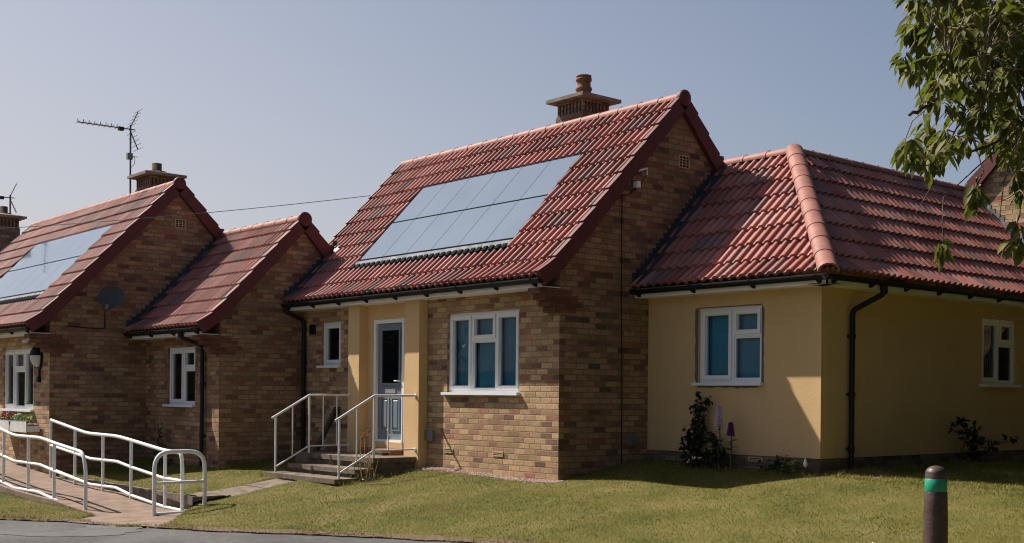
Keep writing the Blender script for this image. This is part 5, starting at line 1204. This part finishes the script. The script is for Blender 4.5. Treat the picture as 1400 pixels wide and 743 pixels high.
# terrace on the far side of the road, mirrored in the front windows
TT = thing('terrace', 'low brick terrace with red roof facing the bungalows across the road', 'terrace', (-33,-22,-.5))
ux, uy = Vector((-.757,.654,0)), Vector((-.654,-.757,0)); oo = Vector((-19,-33.5,-.6))
def tp(a, b, z): return tuple(oo + ux*a + uy*b + Vector((0,0,z)))
mb = MB()
for q in (((0,0),(36,0)),((36,0),(36,6)),((36,6),(0,6)),((0,6),(0,0))):
    (a, b), (c, d) = q; mb.face([tp(a,b,0), tp(c,d,0), tp(c,d,3.0), tp(a,b,3.0)], [(a+b,0),(c+d,0),(c+d,3),(a+b,3)])
for a in (0, 36): mb.face([tp(a,0,3), tp(a,6,3), tp(a,3,5.9)], [(0,3),(6,3),(3,5.9)])
mb.build('wall', M['brick'], TT)
mb = MB()
for k in range(1):
    z0, z1 = 2.75, 5.95; b0, b1 = -.35, 3.0
    for f in (lambda b: b, lambda b: 6-b):
        mb.hexa([tp(-.2,f(b0),z0), tp(36.2,f(b0),z0), tp(36.2,f(b1),z1), tp(-.2,f(b1),z1), tp(-.2,f(b0),z0+.06), tp(36.2,f(b0),z0+.06), tp(36.2,f(b1),z1+.03), tp(-.2,f(b1),z1+.03)])
mb.build('roof', M['ridge'], TT)
for k in range(7):
    a = 2+5*k; f = MB(); f.hexa([tp(a,-.05,1.1), tp(a+1.7,-.05,1.1), tp(a+1.7,.05,1.1), tp(a,.05,1.1), tp(a,-.05,2.3), tp(a+1.7,-.05,2.3), tp(a+1.7,.05,2.3), tp(a,.05,2.3)]); fo = f.build('window', M['white'], TT)
    g = MB()
    for j in range(3): g.face([tp(a+.1+.53*j,-.055,1.2), tp(a+.54+.53*j,-.055,1.2), tp(a+.54+.53*j,-.055,2.2), tp(a+.1+.53*j,-.055,2.2)])
    g.build('pane', M['room'], fo)
lx, ly = 7.17, -2.7
lt = MB(); lz = gzf(5.6,-1.2)
lt.mesh([(5.58,-1.2,lz+.03),(5.64,-1.22,lz+.05),(5.66,-1.17,lz+.035),(5.60,-1.15,lz+.06),(5.62,-1.19,lz+.075),(5.69,-1.2,lz+.04)], [(0,1,4),(1,2,4),(2,3,4),(3,0,4),(1,5,2)], False)
tag(lt.build('paper_scrap', M['whitepetal']), 'small white scrap of litter on the lawn left of the bollard', 'litter')

# ================================================================== grass, gravel, dry verge
def blades(name, N, x0, x1, y0, y1, hmin, hmax, wid, label, cat, tintf, keep):
    x = RNG.uniform(x0, x1, N); y = RNG.uniform(y0, y1, N)
    k = keep(x, y); x, y = x[k], y[k]; n = len(x)
    z = gz(x, y) + .012*np.sin(x*2.1+y*1.3) + .010*np.sin(x*.9-y*3.1) - .008
    h = RNG.uniform(hmin, hmax, n); a = RNG.uniform(0, 6.283, n); lean = RNG.normal(0, .6, (2, n))*h
    w = wid*RNG.uniform(.6, 1.2, n); ca, sa = np.cos(a)*w/2, np.sin(a)*w/2
    V = np.empty((n, 3, 3)); V[:,0] = np.stack([x-ca, y-sa, z], -1); V[:,1] = np.stack([x+ca, y+sa, z], -1); V[:,2] = np.stack([x+lean[0], y+lean[1], z+h], -1)
    F = np.arange(n*3).reshape(n, 3); o = np_mesh(name, V.reshape(-1, 3), F, M['blade'], False)
    tint_attr(o, np.repeat(np.clip(tintf(x, y) + RNG.normal(0, .14, n), 0, 1), 3)); tag(o, label, cat, kind='stuff')
def patch(x, y):
    p = np.sin(x*1.3+y*2.1)+np.sin(x*2.9-y*1.7+1)+np.sin(x*.7+y*4.3+2)+.7*np.sin(x*6.1+y*5.3)+.5*np.sin(x*11-y*9)
    return .42 + .12*p + .10*np.sin(x*.45+1.2)*np.sin(y*.8+.5) + .12*np.exp(-np.maximum(y-edge(x), 0)*5)
def clear(x, y):
    k = (y > edge(x) + .01) & ~((x > -13) & (x < -3.6) & (y > -4.57) & (y < -3.31)) & ~((x > -4.68) & (x < -3.99) & (y > -3.5) & (y < -1.62))
    k &= ~in_poly(x, y, FLARE)
    k &= ~((x < -9.71) & (y > -3.42)) & ~((x < -6.7) & (y > -1.66)) & ~((x < 0) & (y > -.02)) & ~((x < 2.96) & (y > 1.62)) & ~((x > -5.1) & (x < -3.0) & (y > -1.62))
    k &= ~((x > -3.02) & (x < .1) & (y > -.17 + .03*np.sin(x*13)))
    return k
blades('grass', 430000, -14, 9.5, -5.8, 2.6, .012, .036, .010, 'short sunlit lawn grass, green with straw coloured patches', 'grass', patch, clear)
blades('far_grass', 60000, 2.5, 9.5, 1.6, 9, .02, .05, .014, 'lawn grass beside the shaded cream wall', 'grass', patch, lambda x, y: (x > 2.99) & ((y < 8.3) | (x > 4.7)))
def edgeb(x, y): 
    d = y - edge(x); return (d > -.05) & (d < .14) & ((x < -3.75) | (x > -2.4))
blades('edge_grass', 220000, -14, 8, -8, -2.4, .02, .06, .011, 'dry straw coloured grass along the path edge', 'grass', lambda x, y: .66 + 0*x, edgeb)
def tall(x, y):
    d1 = (np.abs(y+.10) < .0) 
    k = ((np.abs(y-1.45) < .10) & (x > .1) & (x < 3.1)) | ((np.abs(x-3.25) < .1) & (y > 1.6) & (y < 8)) | ((np.abs(y+3.25) < .07) & (x > -9) & (x < -4.9)) | ((np.abs(y+1.75) < .12) & (x > -9.6) & (x < -6.6)) | ((np.abs(x+2.93) < .1) & (y > -1.6) & (y < -.2)) | ((np.abs(x+5.12) < .1) & (y > -1.7) & (y < -.1)) | ((np.abs(x+6.6) < .1) & (y > -1.7) & (y < -.1))
    return k
blades('tall_grass', 150000, -9.7, 3.4, -3.4, 8, .03, .10, .012, 'longer untrimmed grass at the foot of the walls and kerbs', 'grass', lambda x, y: .45+0*x, tall)
# gravel
def stones(name, N, fx, size, label):
    x, y = fx(N); n = len(x); z = gz(x, y) + .012*np.sin(x*2.1+y*1.3) + .010*np.sin(x*.9-y*3.1) + .004
    B = np.array([(1,0,0),(-1,0,0),(0,1,0),(0,-1,0),(0,0,.7),(0,0,-.7)]); Ff = np.array([(0,2,4),(2,1,4),(1,3,4),(3,0,4),(2,0,5),(1,2,5),(3,1,5),(0,3,5)])
    s = size*RNG.uniform(.5, 1.3, n); an = RNG.uniform(0, 6.28, n); V = np.tile(B[None], (n,1,1))*s[:,None,None]*RNG.uniform(.7,1.3,(n,6,1))
    c, si = np.cos(an)[:,None], np.sin(an)[:,None]; X = V[...,0]*c - V[...,1]*si + x[:,None]; Yq = V[...,0]*si + V[...,1]*c + y[:,None]; Z = V[...,2] + z[:,None]
    F = (Ff[None] + 6*np.arange(n)[:,None,None]).reshape(-1, 3); o = np_mesh(name, np.stack([X, Yq, Z], -1).reshape(-1, 3), F, M['gravel'], False)
    tint_attr(o, np.repeat(RNG.random(n), 6)); tag(o, label, 'gravel', kind='stuff')
stones('gravel', 5200, lambda N: (RNG.uniform(-3.0,.14,N), -np.abs(RNG.normal(0,.09,N)) - .005), .014, 'pinkish gravel strip along the foot of the sunlit brick wall')
stones('grit', 2600, lambda N: (lambda x: (x, edge(x) + RNG.normal(0,.05,N)))(RNG.uniform(-12,6,N)), .008, 'loose grit and soil crumbs along the path edge')
m = MB()
for i in range(160):
    a = -14+22*i/160; b = a+22/160
    if -3.75 < a < -2.45: continue
    w0 = .07+.03*math.sin(a*7)+.02*math.sin(a*17); w1 = .07+.03*math.sin(b*7)+.02*math.sin(b*17); ea, eb = float(edge(a)), float(edge(b))
    m.face([(a,ea-w0*.8,gzf(a,ea-w0)-.012), (b,eb-w1*.8,gzf(b,eb-w1)-.012), (b,eb+w1,gzf(b,eb+w1)+.012), (a,ea+w0,gzf(a,ea+w0)+.012)], smooth=True)
tag(m.build('bare_soil', M['soil'], top=True), 'strip of bare dry soil between lawn and path', 'soil', kind='structure')

# ================================================================== camera
cam = bpy.data.cameras.new('camera'); co = bpy.data.objects.new('camera', cam); COL.objects.link(co); scene.camera = co
yaw, roll, fpx = .705758, .00915591, 1636.86
Fw = Vector((-math.cos(yaw), math.sin(yaw), 0)); Rt = Vector((math.sin(yaw), math.cos(yaw), 0)); Up = Vector((0,0,1))
R2 = Rt*math.cos(roll) + Up*math.sin(roll); U2 = -Rt*math.sin(roll) + Up*math.cos(roll)
mat = Matrix((R2, U2, -Fw)).transposed().to_4x4(); mat.translation = Vector((11.919,-10.990,1.148)); co.matrix_world = mat
cam.sensor_width = 36; cam.sensor_fit = 'HORIZONTAL'; cam.lens = fpx/1400*36; cam.shift_y = (540.974-371.5)/1400
cam.clip_start = .1; cam.clip_end = 8000

# ================================================================== light
sd = Vector((.88,.33,-1)).normalized(); el = math.asin(-sd.z); az = math.atan2(-sd.x, -sd.y)
sun = bpy.data.lights.new('sun', 'SUN'); sun.energy = SUN; sun.angle = R_(.53); sun.color = (1,.93,.83)
so = bpy.data.objects.new('sun', sun); COL.objects.link(so); so.rotation_euler = sd.to_track_quat('-Z', 'Y').to_euler(); so.location = (-20,-10,25)
w = bpy.data.worlds.new('World'); scene.world = w; w.use_nodes = True; nt = w.node_tree; nt.nodes.clear()
sky = nt.nodes.new('ShaderNodeTexSky'); sky.sky_type = 'NISHITA'; sky.sun_disc = False; sky.sun_elevation = el; sky.sun_rotation = az
sky.air_density = 1.0; sky.dust_density = DUST; sky.ozone_density = 1.0; sky.altitude = 0
hs = nt.nodes.new('ShaderNodeHueSaturation'); hs.inputs['Saturation'].default_value = SAT; hs.inputs['Value'].default_value = 1
tn = nt.nodes.new('ShaderNodeMix'); tn.data_type = 'RGBA'; tn.blend_type = 'MULTIPLY'; tn.inputs[0].default_value = 1; tn.inputs[7].default_value = (1.0,.985,1.02,1)
bg = nt.nodes.new('ShaderNodeBackground'); bg.inputs['Strength'].default_value = SKY; wo = nt.nodes.new('ShaderNodeOutputWorld')
nt.links.new(sky.outputs[0], hs.inputs['Color']); nt.links.new(hs.outputs[0], tn.inputs[6]); tc = nt.nodes.new('ShaderNodeTexCoord'); sx = nt.nodes.new('ShaderNodeSeparateXYZ'); nt.links.new(tc.outputs['Generated'], sx.inputs[0])
def wm(op, a, b, clamp=False):
    n = nt.nodes.new('ShaderNodeMath'); n.operation = op; n.use_clamp = clamp
    for i, v in ((0, a), (1, b)):
        if hasattr(v, 'is_output'): nt.links.new(v, n.inputs[i])
        else: n.inputs[i].default_value = v
    return n.outputs[0]
toward = wm('ADD', wm('MULTIPLY', sx.outputs[0], -.936), wm('MULTIPLY', sx.outputs[1], -.351))     # towards the sun's side of the sky
fz = wm('MULTIPLY', wm('POWER', wm('MULTIPLY', wm('SUBTRACT', toward, .05), 1.15, True), 1.3), wm('SUBTRACT', 1.0, wm('MULTIPLY', sx.outputs[2], 1.9), True), True)
hz = nt.nodes.new('ShaderNodeMix'); hz.data_type = 'RGBA'; nt.links.new(wm('MULTIPLY', fz, .92), hz.inputs[0]); nt.links.new(tn.outputs[2], hz.inputs[6]); hz.inputs[7].default_value = (7.1,6.6,6.65,1)
nt.links.new(hz.outputs[2], bg.inputs[0]); nt.links.new(bg.outputs[0], wo.inputs[0])
scene.view_settings.view_transform = 'Standard'; scene.view_settings.look = 'None'; scene.view_settings.exposure = EXPO; scene.view_settings.gamma = 1
scene.cycles.filter_width = 1.15; scene.cycles.max_bounces = 6; scene.cycles.transparent_max_bounces = 8; scene.cycles.use_denoising = True
